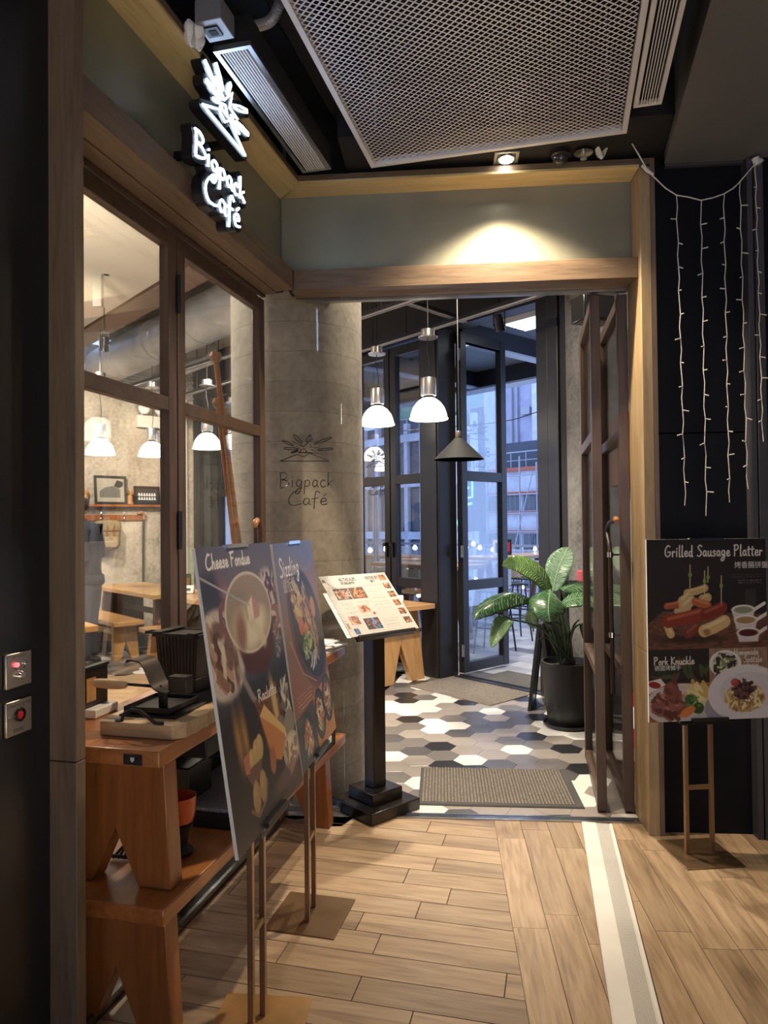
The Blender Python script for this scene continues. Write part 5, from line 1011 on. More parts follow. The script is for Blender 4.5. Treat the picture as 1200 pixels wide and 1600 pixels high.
Lv = [  # base pixel, further midrib pixels, half width, normal, material
    ([(864, 924, 5.50), (872, 890, 5.52), (882, 868, 5.54), (888, 855, 5.55)], .105, (-.5, -.8, .3), 'leaf_bright_lit', .12, 0),
    ([(861, 924, 5.42), (838, 896, 5.36), (808, 882, 5.32), (785, 884, 5.28)], .10, (.1, -.75, .65), 'leafL', .15, .1),
    ([(832, 938, 5.38), (808, 928, 5.30), (778, 935, 5.22), (752, 952, 5.16), (742, 968, 5.14)], .10, (0, -.5, .9), 'leaf', .0, .5),
    ([(860, 921, 5.35), (858, 934, 5.20), (857, 955, 5.12), (860, 972, 5.10)], .135, (0, -.8, .6), 'leaf', -.1, .35),
    ([(878, 922, 5.42), (895, 914, 5.46), (915, 913, 5.5), (935, 920, 5.52)], .09, (0, -.5, .9), 'leaf', .05, .3),
    ([(875, 945, 5.34), (895, 936, 5.30), (925, 934, 5.28), (948, 942, 5.26)], .10, (.1, -.45, .9), 'leaf', .1, .2),
    ([(798, 968, 5.22), (788, 972, 5.18), (778, 990, 5.16), (768, 1012, 5.14)], .075, (-.6, -.7, .3), 'leafL', .2, 0),
    ([(829, 954, 5.5), (831, 968, 5.5), (838, 982, 5.5)], .05, (-.2, -.9, .2), 'leafL', .1, 0),
    ([(908, 975, 5.38), (916, 985, 5.36), (920, 1000, 5.36), (919, 1012, 5.36)], .055, (.3, -.9, .2), 'leaf', .1, 0),
    ([(884, 930, 5.55), (905, 925, 5.62), (925, 940, 5.66), (940, 965, 5.68)], .10, (.2, -.6, .8), 'leaf', .1, .3)]
M['leaf_bright_lit'] = plain('leaf_lit', (.12, .20, .12), .22, noise=.2, nscale=20)  # paler copy for the upright leaf, light on it put into the colour
for pts_, wd, nr, m_, fo, dr_ in Lv:
    mid = [tuple(pp(*q)) for q in pts_]; add_leaf(mid, wd, nr, M[m_], fo, dr_)
    obj('stem', MB().tube(stem_to(Vector(mid[0])), [.011 - .0004 * k for k in range(13)], 6), M['stem'], pl)
for q in ((846, 985), (852, 972), (866, 970), (880, 975), (892, 985), (905, 968), (840, 1000)): obj('stem', MB().tube(stem_to(pp(*q, 5.38)), [.012 - .0006 * k for k in range(13)], 6), M['stem'], pl)
obj('root_clump', MB().lathe([(.0, .44), (.06, .45), (.065, .49), (.04, .53), (0, .54)], 14), M['iron'], pl)
# A-frame board, mats, extinguisher, alarm box
af = thing('chalkboard', 'small black A-frame board standing behind the plant pot', 'board', 'O', (1.33, 6.02, 0), math.radians(72))
for s_ in (-1, 1):
    tl_ = Matrix.Translation((0, s_ * .095, 0)) @ Matrix.Rotation(s_ * .12, 4, 'X')
    pnl = obj('panel', MB().box(-.20, .20, -.008, .008, .0, .70, M=tl_), M['black'], af, bevel=.002); obj('frame', MB().box(-.215, -.19, -.013, .013, 0, .72, M=tl_).box(.19, .215, -.013, .013, 0, .72, M=tl_).box(-.19, .19, -.013, .013, .69, .72, M=tl_), M['alu'], af)
def mat_thing(label, fr, pts, th, mats, ribs=None, edge=None):
    cx = sum(p[0] for p in pts) / len(pts); cy = sum(p[1] for p in pts) / len(pts); t = thing('door_mat', label, 'mat', fr, (cx, cy, .0008)); q = [(x - cx, y - cy) for x, y in pts]
    obj('pad', MB().slab(q, 0, th, .004), mats, t)
    if ribs:
        x0_, x1_, y0_, y1_ = ribs; n = 46; rb_ = MB()
        for k in range(n): a = x0_ + (x1_ - x0_) * k / n; rb_.box(a, a + (x1_ - x0_) / n * .62, y0_, y1_, th, th + .004)
        o = obj('ribbing', rb_, M['mat'], t); o['kind'] = 'stuff'
        obj('border', MB().box(x1_, x1_ + .035, y0_, y1_, th, th + .002).box(x0_ - .02, x1_ + .035, y0_ - .025, y0_, th, th + .002), M['matedge'], t)
    return t
mat_thing('brown ribbed door mat just inside the entrance', 'E', [(.575, .315), (1.475, .315), (1.475, .905), (.575, .905)], .006, M['matedge'], (-.43, .41, -.265, .29))
mat_thing('plain grey-brown mat in front of the terrace doorway', 'W', [(.02, -.66), (1.02, -.66), (1.02, -.06), (.02, -.06)], .008, M['mat'])
mat_thing('dark mat outside the terrace doorway', 'W', [(.24, .08), (1.05, .08), (1.05, .55), (.24, .55)], .008, M['matd'])
ex_ = thing('fire_extinguisher', 'red fire extinguisher behind the open glass door', 'extinguisher', 'O', (1.755, 4.85, 0))
obj('cylinder', MB().lathe([(0, 0), (.068, 0), (.072, .012), (.072, .36), (.06, .41), (.025, .44), (.02, .46), (0, .46)], 24), M['redp'], ex_); obj('label', MB().lathe([(.0725, .14), (.0728, .145), (.0728, .28), (.0725, .285)], 24), M['paper'], ex_)
obj('valve', MB().box(-.015, .015, -.03, .03, .46, .50).tube([(0, -.03, .49), (0, -.09, .52)], .008, 6).tube([(0, -.03, .47), (0, -.09, .475)], .008, 6), M['black'], ex_); obj('hose', MB().tube(smooth([(0, .03, .48), (0, .09, .47), (.01, .10, .36), (.01, .085, .2)], 5), .010, 7), M['black'], ex_)
al = thing('alarm_box', 'small pink-red break-glass box on the dark column', 'alarm', 'O', (1.60, 5.70, 1.10), .75)
obj('case', MB().box(-.06, .06, -.03, .03, -.06, .06), plain('alarm_red', (.45, .07, .08), .4), al, bevel=.006); obj('window', MB().box(-.042, .042, -.033, -.03, -.035, .035), M['paper'], al)

# ------------------------------------------------------------------ pendants
def bell(label, P, zb, power=16, cord_top=3.30, rod_top=4.2):
    t = thing('pendant_lamp', label, 'pendant lamp', 'O', (P[0], P[1], zb))
    obj('shade', MB().lathe([(.165, 0), (.163, .008), (.155, .05), (.135, .105), (.10, .15), (.062, .178), (.055, .182), (.060, .174), (.096, .146), (.130, .102), (.150, .05), (.158, .01)], 32), M['lamp_on'], t); obj('rim', MB().lathe([(.166, -.003), (.170, 0), (.170, .006), (.165, .008), (.162, .0), (.166, -.003)], 32), M['lamp_on'], t)
    obj('neck', MB().lathe([(.045, .178), (.05, .19), (.05, .198), (.04, .205)], 20), M['black'], t); obj('socket', MB().lathe([(0, .204), (.066, .205), (.068, .212), (.068, .352), (.066, .36), (0, .362)], 24), M['brushed'], t)
    ct = cord_top - zb; obj('cord', MB().tube(smooth([(0, 0, .362), (.012, 0, .362 + (ct - .362) * .3), (-.01, 0, .362 + (ct - .362) * .75), (0, 0, ct)], 5), .004, 5), M['cablek'], t); obj('rod', MB().cyl((0, 0, ct + .07), (0, 0, rod_top - zb), .006, n=6), M['alu'], t); obj('canopy', MB().lathe([(0, ct), (.085, ct), (.088, ct + .012), (.06, ct + .014), (.06, ct + .075), (0, ct + .076)], 24), M['brushed'], t)
    lamp('pendant_light', 'POINT', (P[0], P[1], zb + .05), power, NEUT, .05)
    return t
for lab, (px, py, Y), zt in (('lit glass bell pendant beside the column edge, left of two in the doorway', (590, 664, 7.0), 3.22), ('lit glass bell pendant with steel socket, right of two in the doorway', (670, 655, 6.2), 3.17),
                         ('lit glass bell pendant partly behind the left post', (157, 710, 8.4), 3.3), ('lit glass bell pendant under the twin-head emergency light', (238, 713, 9.0), 3.3), ('lit glass bell pendant right of the window mullion', (324, 701, 8.4), 3.2)):
    q = at(px, py, Y); bell(lab, q, q.z, 45, zt, 3.59 if px == 238 else 3.80 if px == 324 else 4.2)
q = at(364, 700, 9.6); bell('lit glass bell pendant mostly hidden by the concrete column', q, q.z, 15, 3.2)
q = at(717, 718, 5.3); cn = thing('cone_pendant', 'unlit black cone pendant with a gold inside over the doorway', 'pendant lamp', 'O', q)
obj('shade', MB().lathe([(.188, 0), (.184, .004), (.034, .155), (.03, .16), (.028, .150), (.178, .003), (.188, 0)], 36), plain('cone_black', (.008, .008, .008), .75, spec=.15), cn); obj('lining', MB().lathe([(.186, .001), (.176, .004), (.028, .146), (0, .147)], 36), M['gold'], cn); obj('socket', MB().lathe([(.024, .155), (.024, .20), (.014, .215), (0, .216)], 16), M['ironl'], cn)
obj('cord', MB().tube(smooth([(0, 0, .215), (.006, 0, .25), (.003, 0, .6), (0, 0, 4.2 - q.z)], 5), .0045, 5), M['cablek'], cn)

# things glimpsed behind the open glass door
wc = thing('wall_cabinet', 'reddish brown wooden panel high on the wall behind the open glass door', 'cabinet', 'E', (2.158, 1.98, 1.82)); obj('body', MB().box(-.08, 0, -.22, .22, 0, .54), M['pinez'], wc, bevel=.004); obj('door', MB().box(-.095, -.081, -.215, .215, .005, .535), M['pineD'], wc, bevel=.003)
q = at(926, 486, 5.2); wk = thing('wall_speaker', 'black speaker box high up above the open glass door leaf', 'speaker', 'O', q, .3)
obj('case', MB().box(-.13, .13, -.09, .09, -.09, .10), M['black'], wk, bevel=.012); obj('grille', MB().box(-.115, .115, -.098, -.09, -.075, .085), M['duct_black'], wk); obj('bracket', MB().tube([(.10, .05, 0), (.35, .30, .05), (2.158 - 1.2, .35, .05)], .015, 6), M['black'], wk)
q = at(919, 1136, 5.62); bb_ = thing('blue_bin', 'small blue box on the floor behind the plant pot', 'box', 'O', (q.x + .03, q.y, 0)); obj('body', MB().box(-.05, .05, -.05, .05, 0, .22), plain('blue_plastic', (.04, .06, .5), .3), bb_, bevel=.01); obj('lid', MB().box(-.054, .054, -.054, .054, .22, .235), plain('blue_lid', (.03, .05, .35), .3), bb_, bevel=.004)
# ------------------------------------------------------------------ dining room
pmL = (M['pineL'], M['pineLz']); pmD = (M['pineL'], M['pineD'])
# tables and benches stand along the terrace wall direction (frame W, x along it); built along local y, so turned -90 degrees
def tb_(name, label, cat, u, v, Ln, Wd, H, mats, legw=.09, group=None): return trestle(name, label, cat, 'W', (u, v, 0), -PI / 2, Ln, Wd, H, .05, mats, leg_in=.16, leg_th=.07, splay=.06, group=group)
tb_('dining_table', 'long pine table with menu cards, behind the left window', 'table', -4.95, -1.52, 2.0, .72, .75, pmD)
tb_('dining_bench', 'pine bench with V-notched legs in front of the long table', 'bench', -4.75, -2.08, 1.62, .36, .45, pmL)
q = inv('W', atz(154, 977, .75)); tb_('dining_table', 'pine table whose end shows in front of the standing person', 'table', q[0] - 1.7, q[1] - .36, 1.7, .72, .75, pmD)
tb_('dining_table', 'pine table right of the window mullion', 'table', -2.75, -1.42, 1.5, .72, .75, pmD)
tb_('dining_bench', 'pine bench in front of the table right of the mullion', 'bench', -2.62, -2.02, 1.35, .34, .45, pmL)
tb_('dining_table', 'pine trestle table half hidden by the concrete column and the menu stand', 'table', -1.38, -.60, 1.36, .70, .75, (M['pineL'], M['pineLz']))
tz = .7505
for i, (du, dv) in enumerate(((-3.28, -1.40), (-3.16, -1.36))):
    g = thing('menu_card', ('dark upright menu card, left of two on the long pine table', 'dark upright menu card with a pale print, right of two on the long pine table')[i], 'menu', 'W', (du, dv, tz), .9)
    obj('card', MB().box(-.05, .05, -.006, .006, 0, .21), M['frameb'], g); obj('print', MB().box(-.035, .03, -.0075, -.006, .03 + .05 * i, .16), M['pinex'] if i else M['paper'], g); obj('stand', MB().box(-.055, .055, -.03, .03, 0, .045), M['glass'], g, None)
for i, (du, dv) in enumerate(((-3.02, -1.55), (-2.92, -1.45))):
    g = thing('table_tent', ('white folded number card near the end of the long pine table', 'second white folded card behind the first on the long pine table')[i], 'card', 'W', (du, dv, tz), .7)
    obj('card', MB().add([(-.06, -.04, 0), (.06, -.04, 0), (.06, 0, .09), (-.06, 0, .09), (-.06, .04, 0), (.06, .04, 0)], [(0, 1, 2, 3), (3, 2, 5, 4)]), M['paper'], g, None); obj('print', MB().add([(-.03, -.034, .025), (.03, -.034, .025), (.03, -.02, .055), (-.03, -.02, .055)], [(0, 1, 2, 3)]), M['frameb'], g, None)
g = thing('table_tent', 'white folded card on the trestle table right of the menu stand', 'card', 'W', (-.17, -.62, .7505), .5); obj('card', MB().add([(-.06, -.04, 0), (.06, -.04, 0), (.06, 0, .10), (-.06, 0, .10), (-.06, .04, 0), (.06, .04, 0)], [(0, 1, 2, 3), (3, 2, 5, 4)]), M['paper'], g, None)
# picture shelf with hooks on the back wall (frame W: the wall is the plane x = -5.55)
ws = thing('wall_shelf', 'wooden shelf with a hook rail on the concrete back wall', 'shelf', 'W', (-5.549, 0, 0))
obj('board', MB().box(0, .14, -2.6, -.655, 1.835, 1.868), M['pinez'], ws, bevel=.003); obj('rail', MB().box(0, .022, -2.6, -.865, 1.63, 1.72), M['pinez'], ws, bevel=.003)
for y in (-1.90, -1.56, -1.22, -.90):
    obj('hook', MB().tube(smooth([(.022, y, 1.70), (.06, y, 1.70), (.075, y, 1.73), (.07, y, 1.755)], 4), .009, 6).tube(smooth([(.022, y, 1.66), (.05, y, 1.645), (.06, y, 1.66), (.055, y, 1.68)], 4), .009, 6), M['steel'], ws)
def picture(label, yc, z0, w_, h_, cols):
    t = thing('framed_photo', label, 'picture', 'W', (-5.46, yc, z0), 0); R_ = Matrix.Rotation(-.10, 4, 'Y'); b = .035
    for a in ((-w_ / 2, -w_ / 2 + b, 0, h_), (w_ / 2 - b, w_ / 2, 0, h_), (-w_ / 2 + b, w_ / 2 - b, 0, b), (-w_ / 2 + b, w_ / 2 - b, h_ - b, h_)): obj('frame_bar', MB().box(0, .02, *a, M=R_), M['frameb'], t)
    obj('photo', MB().box(.004, .008, -w_ / 2 + b, w_ / 2 - b, b, h_ - b, M=R_), cols[0], t); return t, R_, b
t, R_, b = picture('larger framed old photo of a building, left on the wall shelf', -1.425, 1.869, .47, .42, [plain('photo_sepia', (.36, .32, .24), .4)])
obj('photo_house', MB().prism([(-.16, .10), (.14, .10), (.14, .22), (.04, .27), (-.08, .25), (-.16, .19)], .0085, .0095, R_ @ Matrix(((0, 0, 1, 0), (1, 0, 0, 0), (0, 1, 0, 0), (0, 0, 0, 1)))), plain('photo_dark', (.13, .12, .10), .4), t); obj('photo_tree', MB().prism([(.05, .27), (.12, .24), (.18, .27), (.19, .33), (.10, .36)], .0095, .0105, R_ @ Matrix(((0, 0, 1, 0), (1, 0, 0, 0), (0, 1, 0, 0), (0, 0, 0, 1)))), M['frameb'], t)
t, R_, b = picture('smaller framed black and white group photo, right on the wall shelf', -.88, 1.869, .40, .28, [plain('photo_black', (.03, .03, .03), .4)])
for r_ in range(2):
    for k in range(7): obj('photo_figure', MB().lathe([(0, 0), (.016, .004), (.016, .022), (.006, .026), (.010, .034), (.010, .044), (0, .048)], 8, c=(0, 0, 0), M=R_ @ Matrix.Translation((.009, -.12 + k * .04, .07 + r_ * .06)) @ Matrix.Diagonal((.1, 1, 1, 1))), M['paper'], t)
for i, y in enumerate((-1.135, -1.78)):
    t = thing('wooden_figure', ('small carved wooden figure between the two framed photos', 'small carved wooden figure at the left end of the shelf')[i], 'figurine', 'W', (-5.48, y, 1.869))
    obj('body', MB().lathe([(0, 0), (.05, .003), (.055, .03), (.035, .07), (.045, .11), (.03, .14), (.0, .15)], 12), M['figwood'], t); obj('head', MB().lathe([(0, 0), (.03, .01), (.035, .035), (.02, .06), (0, .07)], 10, c=(.01, .01, .135)), M['figwood'], t); obj('ear', MB().cyl((.01, -.015, .19), (.01, -.02, .225), .009, .003, 6).cyl((.01, .03, .19), (.01, .035, .225), .009, .003, 6), M['figwood'], t)
bp_ = thing('backpack', 'khaki canvas backpack hanging from the hook rail', 'backpack', 'W', (-5.40, -1.50, 1.20))
def pillow(w_, d_, h_, M_=None, n=16, k=4.0):
    def fn(u, v):
        a = 2 * PI * u; b_ = PI * (v - .5); sg = lambda x: math.copysign(abs(x) ** (2 / k), x); p = Vector((d_ * sg(math.cos(b_)) * sg(math.cos(a)), w_ * sg(math.cos(b_)) * sg(math.sin(a)), h_ * sg(math.sin(b_)))); return M_ @ p if M_ is not None else p
    return MB().grid(fn, n, 10)
obj('sack', pillow(.17, .10, .21, Matrix.Translation((0, 0, .21))), M['khaki'], bp_, 2); obj('flap', pillow(.18, .115, .09, Matrix.Translation((.01, 0, .35))), M['khaki'], bp_, 2); obj('pocket', pillow(.12, .05, .085, Matrix.Translation((.10, 0, .12))), M['khaki'], bp_, 2)
obj('strap', MB().box(.12, .128, -.06, -.04, .10, .36).box(.12, .128, .04, .06, .10, .36), M['pinez'], bp_); obj('loop', MB().tube(smooth([(0, -.03, .42), (-.03, -.03, .46), (-.05, 0, .47), (-.03, .03, .46), (0, .03, .42)], 4), .008, 6), M['khaki'], bp_)
hs = thing('hanging_cane', 'dark walking cane hanging from the last hook of the rail', 'cane', 'W', (-5.50, -.93, .70))
obj('shaft', MB().tube([(0, 0, 0), (0, .005, .5), (0, .01, .95)], [.014, .018, .02], 8), M['stickd'], hs); obj('grip', MB().tube(smooth([(0, .01, .95), (0, .02, 1.02), (0, -.02, 1.06), (0, -.08, 1.03)], 5), .022, 8), M['stickl'], hs)
el = thing('emergency_light', 'twin-head emergency light high on the concrete wall', 'emergency light', 'W', (-5.50, -.82, 3.10))
obj('case', MB().box(-.045, .05, -.20, .20, -.06, .12), M['cream'], el, bevel=.006)
for y in (-.12, .14): hd = obj('head', MB().lathe([(0, 0), (.05, .0), (.085, .07), (.088, .085), (.0, .085)], 18, M=Matrix.Translation((.0, y, .22)) @ Matrix.Rotation(PI / 2, 4, 'Y')), M['plasticw'], el); obj('lens', MB().lathe([(.075, .086), (.04, .092), (0, .093)], 18, M=Matrix.Translation((.0, y, .22)) @ Matrix.Rotation(PI / 2, 4, 'Y')), M['paper'], hd); obj('neck', MB().cyl((0, y, .11), (0, y, .17), .015, n=8), M['cream'], el)
# pipes, duct and light tracks under the ceiling (frame W)
big = thing('air_duct', 'big round grey air duct under the dining room ceiling', 'duct', 'W', (0, 0, 0))
obj('pipe', MB().cyl((-5.4, -1.55, 3.86), (.2, -1.55, 3.86), .26, n=28), M['duct'], big)
for x in (-4.6, -3.5, -2.4, -1.3): obj('band', MB().cyl((x, -1.55, 3.86), (x + .05, -1.55, 3.86), .268, n=28), M['duct'], big); obj('hanger', MB().cyl((x + .02, -1.55, 4.1), (x + .02, -1.55, 4.2), .012, n=6), M['steel'], big)
for k in range(4):
    z = 3.56 + k * .085; tag(obj('conduit', MB().cyl(FP('W', -5.50, -5, z), FP('W', -5.50, -.10, z), .022, n=8), M['duct'], None), ('lowest', 'second lowest', 'second highest', 'highest')[k] + ' of four parallel grey conduits on the concrete wall', 'conduit', 'conduits along the concrete wall')
tag(obj('drain_pipe', MB().tube([FP('W', -5.2, -.95, 4.09), FP('W', -4.2, -.85, 4.03), FP('W', -3.6, -.80, 4.0), FP('W', -3.5, -.80, 3.75), FP('W', -4.3, -.85, 3.72)], .075, 12), M['duct'], None), 'thick grey drain pipe with elbows beside the air duct', 'pipe')
tag(obj('wall_conduit', MB().tube([FP('W', -5.52, -.22, .3), FP('W', -5.52, -.22, 3.9)], .022, 8), M['cream'], None), 'pale upright conduit near the corner of the concrete wall', 'conduit')
TR = ((569, 497, 672, 463, 3.42), (638, 476, 722, 503, 3.49), (569, 549, 845, 463, 3.42), (205, 606, 266, 587, 3.38), (287, 580, 366, 555, 3.38), (287, 620, 366, 596, 3.38))
LT = ('white light track crossing the doorway from the column', 'white light track running to the right behind the beam', 'longest light track over the doorway pendants', 'light track left of the window mullion', 'upper light track right of the mullion', 'lower light track right of the mullion')
for (xa, ya, xb, yb, z), lab in zip(TR, LT):
    a, b_ = atz(xa, ya, z), atz(xb, yb, z); d = (b_ - a).normalized(); a -= d * .05; b_ += d * .05
    t = thing('light_track', lab, 'light track', 'O', a); t.rotation_euler.z = math.atan2(d.y, d.x); Ln = (b_ - a).length
    obj('rail', MB().box(0, Ln, -.022, .022, .012, .045), M['alu'], t); obj('lip', MB().box(0, Ln, -.022, -.012, 0, .012), M['duct'], t); obj('lip', MB().box(0, Ln, .012, .022, 0, .012), M['duct'], t)
    for f_ in (.08, .3, .7, .92):
        if abs(inv('W', a + d * Ln * f_)[1] + 1.55) > .33: obj('rod', MB().cyl((Ln * f_, 0, .045), (Ln * f_, 0, 4.2 - z), .006, n=6), M['alu'], t)
def trackspot(label, px, py, Y, aim, ztop):
    p = at(px, py, Y); t = thing('track_spot', label, 'spotlight', 'O', p); q = (Vector(aim) - p).to_track_quat('-Z', 'Y').to_matrix().to_4x4()
    obj('head', MB().lathe([(0, .10), (.035, .095), (.045, .06), (.048, -.05), (.05, -.055), (.042, -.055), (.04, -.03), (0, -.03)], 18, M=q), M['black'], t); obj('lens', MB().lathe([(.039, -.031), (0, -.032)], 16, M=q), M['bulb'], t); obj('arm', MB().box(-.055, -.048, -.008, .008, -.01, .13).box(.048, .055, -.008, .008, -.01, .13).box(-.055, .055, -.008, .008, .13, .14).cyl((0, 0, .14), (0, 0, ztop - p.z), .008, n=6), M['black'], t)
trackspot('black track spotlight near the terrace opening', 780, 508, 6.5, (1.6, 7.2, 1.4), 4.2)
trackspot('black track spotlight high up behind the left window', 163, 540, 7.6, (-3.6, 8.6, 1.0), 4.2)
pj_ = thing('projector', 'dark ceiling projector bracket behind the left window', 'projector', 'O', at(150, 410, 6.6))
obj('case', MB().box(-.12, .30, -.20, .12, .02, .14), M['duct_black'], pj_, bevel=.01); obj('arm', MB().box(-.02, .06, -.03, .03, -.42, .02), M['duct'], pj_); obj('mount', MB().cyl((.1, 0, .14), (.1, 0, 3.9 - at(150, 410, 6.6).z), .03, n=10), M['duct'], pj_)
# ------------------------------------------------------------------ person behind the left window
pq = Vector((-3.27, 7.86, 0)); ps_ = thing('person', 'person in a dark sweater and grey jeans standing by the pine benches, arms bent', 'person', 'O', pq, 0)
def skin_body(name, J, E_, parent, mats, sub=2):
    me = bpy.data.meshes.new(name); me.from_pydata([j[0] for j in J], E_, []); o = bpy.data.objects.new(name, me); C.objects.link(o); o.parent = parent
    for m_ in (mats if isinstance(mats, list) else [mats]): me.materials.append(m_)
    s = o.modifiers.new('skin', 'SKIN'); s.use_smooth_shade = True
    for v, j in zip(me.skin_vertices[0].data, J): v.radius = (j[1], j[2] if len(j) > 2 else j[1])
    me.skin_vertices[0].data[0].use_root = True
    u_ = o.modifiers.new('sub', 'SUBSURF'); u_.levels = sub; u_.render_levels = sub; return o
# faces left (-x), so the right side shows; pelvis at .98
J = [((0, 0, .98), .15, .13), ((.01, 0, 1.12), .14, .12), ((.02, 0, 1.32), .165, .13), ((.01, 0, 1.50), .13, .10), ((-.05, 0, 1.575), .055, .055), ((-.11, 0, 1.64), .055, .06),
     ((.0, -.19, 1.50), .075), ((.07, -.24, 1.20), .06), ((-.14, -.21, 1.25), .045), ((.0, .19, 1.50), .075), ((.06, .23, 1.22), .06), ((-.15, .17, 1.27), .045),
     ((.01, -.10, .90), .105, .10), ((.0, -.11, .50), .075, .075), ((.02, -.12, .10), .05, .05), ((.01, .10, .90), .105, .10), ((-.02, .11, .50), .075, .075), ((.02, .12, .10), .05, .05)]
Eb = [(0, 1), (1, 2), (2, 3), (3, 4), (4, 5), (3, 6), (6, 7), (7, 8), (3, 9), (9, 10), (10, 11), (0, 12), (12, 13), (13, 14), (0, 15), (15, 16), (16, 17)]
bm = M['sweater'].copy(); bm.name = 'sweater_and_jeans'; nt = bm.node_tree; b = nt.nodes['Principled BSDF']; tc = nt.nodes.new('ShaderNodeTexCoord'); sx_ = nt.nodes.new('ShaderNodeSeparateXYZ'); gt = nt.nodes.new('ShaderNodeMath'); gt.operation = 'GREATER_THAN'; gt.inputs[1].default_value = .93
mx2 = nt.nodes.new('ShaderNodeMix'); mx2.data_type = 'RGBA'; mx2.inputs[6].default_value = (.05, .055, .068, 1); mx2.inputs[7].default_value = (.020, .022, .030, 1)
nt.links.new(tc.outputs['Object'], sx_.inputs[0]); nt.links.new(sx_.outputs[2], gt.inputs[0]); nt.links.new(gt.outputs[0], mx2.inputs[0]); nt.links.new(mx2.outputs[2], b.inputs['Base Color'])
skin_body('body', J, Eb, ps_, bm)
obj('sweater_hem', MB().lathe([(.155, .90), (.178, .93), (.175, 1.0), (.16, 1.02)], 22, M=Matrix.Diagonal((.92, 1.05, 1, 1))), M['sweater'], ps_)
HJ = [((-.13, 0, 1.70), .095, .085), ((-.15, 0, 1.755), .098, .088), ((-.14, 0, 1.81), .085, .08), ((-.18, 0, 1.65), .06, .055)]
hd = skin_body('head', HJ, [(0, 1), (1, 2), (0, 3)], ps_, M['skin'])
obj('hair', pillow(.098, .105, .085, Matrix.Translation((-.11, 0, 1.80)), k=2.4), M['hair'], hd, 2); obj('ear', pillow(.012, .02, .03, Matrix.Translation((-.13, -.098, 1.735)), 10, 2.2), M['skin'], hd, 2); obj('ear', pillow(.012, .02, .03, Matrix.Translation((-.13, .098, 1.735)), 10, 2.2), M['skin'], hd, 2)
obj('nose', MB().cyl((-.235, 0, 1.745), (-.26, 0, 1.71), .010, .018, 8), M['skin'], hd)
for y in (-.035, .035): obj('eye', pillow(.012, .008, .007, Matrix.Translation((-.234, y, 1.745)), 8, 2), M['hair'], hd, 2)
obj('mouth', MB().box(-.232, -.226, -.022, .022, 1.67, 1.677), M['redp'], hd)
for s_, w_ in ((-1, Vector((-.16, -.208, 1.252))), (1, Vector((-.17, .168, 1.272)))):
    hj = [(tuple(w_), .028, .022), (tuple(w_ + Vector((-.05, -s_ * .01, .0))), .036, .02), (tuple(w_ + Vector((-.085, -s_ * .015, 0))), .036, .018)]; he = [(0, 1), (1, 2)]
    hnd = skin_body('hand', hj, he, ps_, M['skin'], 1)
    for f in range(4):
        z0_ = .026 - f * .0175; l_ = (.07, .078, .072, .055)[f]; q0 = w_ + Vector((-.085, -s_ * .015, z0_)); fj = [(tuple(q0), .010), (tuple(q0 + Vector((-l_ * .45, -s_ * .008, -.002))), .0095), (tuple(q0 + Vector((-l_ * .75, -s_ * .03, -.004))), .009), (tuple(q0 + Vector((-l_ * .70, -s_ * .052, -.004))), .008)]
        skin_body('finger', fj, [(0, 1), (1, 2), (2, 3)], hnd, M['skin'], 1)
    tj = [(tuple(w_ + Vector((-.035, -s_ * .015, .02))), .012), (tuple(w_ + Vector((-.065, -s_ * .04, .042))), .011), (tuple(w_ + Vector((-.10, -s_ * .05, .04))), .009)]; skin_body('thumb', tj, [(0, 1), (1, 2)], hnd, M['skin'], 1)
for s_ in (-1, 1): obj('shoe', pillow(.05, .135, .05, Matrix.Translation((-.04 if s_ < 0 else -.05, s_ * .115, .05)), k=3), M['shoe'], ps_, 2)
ph = thing('phone', 'small dark phone held by the standing person', 'phone', 'O', pq + Vector((-.28, -.15, 1.25)), 0); obj('case', MB().box(-.04, .04, -.006, .006, -.07, .07), M['black'], ph, bevel=.004); obj('screen', MB().box(-.036, .036, -.0075, -.006, -.06, .06), M['wglass'], ph)

# ------------------------------------------------------------------ terrace doors (frame W)
def tleaf(name, p, rot, w_, h_=3.50, letter=False, rails=((.03, .13), (.86, .96), (1.98, 2.08), (3.40, 3.50))):
    d = anchor(name, 'W', p, rot); leaf(d, 0, w_, .03, h_, .085, rails, (M['alu'], M['alu']), M['glass_t'], .07); return d
for i, u in enumerate((-5.48, -4.82, -4.16, -3.50, -2.84, -2.18, -1.52, -.90)):
    w_ = .64 if i < 6 else .60
    if i == 0: continue
    dd = tleaf('door_%d' % (2 + i), (u, 0, 0), 0, w_)
    if i >= 6: obj('door_handle', MB().box(.02 if i == 7 else w_ - .06, .05 if i == 7 else w_ - .03, -.06, -.035, 1.18, 1.34).box(.02 if i == 7 else w_ - .06, .05 if i == 7 else w_ - .03, -.09, -.06, 1.30, 1.335), M['black'], dd)
    if i == 6: decal(dd, lambda x, z: Vector((x, -.006, z)), .16, 2.20, .40, .19, .16, 2.0, .40, .09, .22, 1.88, .28, .09, .004)
od = tleaf('door_10', (.05, .05, 0), PI / 2, .72); decal(od, lambda x, z: Vector((.64 - x, .006, z)), .16, 2.42, .40, .19, .16, 2.25, .40, .09, .22, 2.13, .28, .09, .004)
obj('door_handle', MB().box(.66, .69, .035, .06, 1.2, 1.34), M['black'], od); 
for z in (.2, 1.2, 2.2, 3.2): obj('hinge', MB().cyl((-.02, -.04, z), (-.02, -.04, z + .12), .014, n=8), M['steel'], od)
struct('trim_30', MB().box(-.27, .0, -.20, .06, 0, 3.55).box(-.25, -.02, -.215, -.20, 0, 3.55), M['alu'], 'W', bevel=.006)
struct('trim_31', MB().box(1.10, 1.22, -.07, .07, 0, 3.55).box(1.235, 1.35, -.10, .07, 0, 3.55), M['alu'], 'W', bevel=.006)
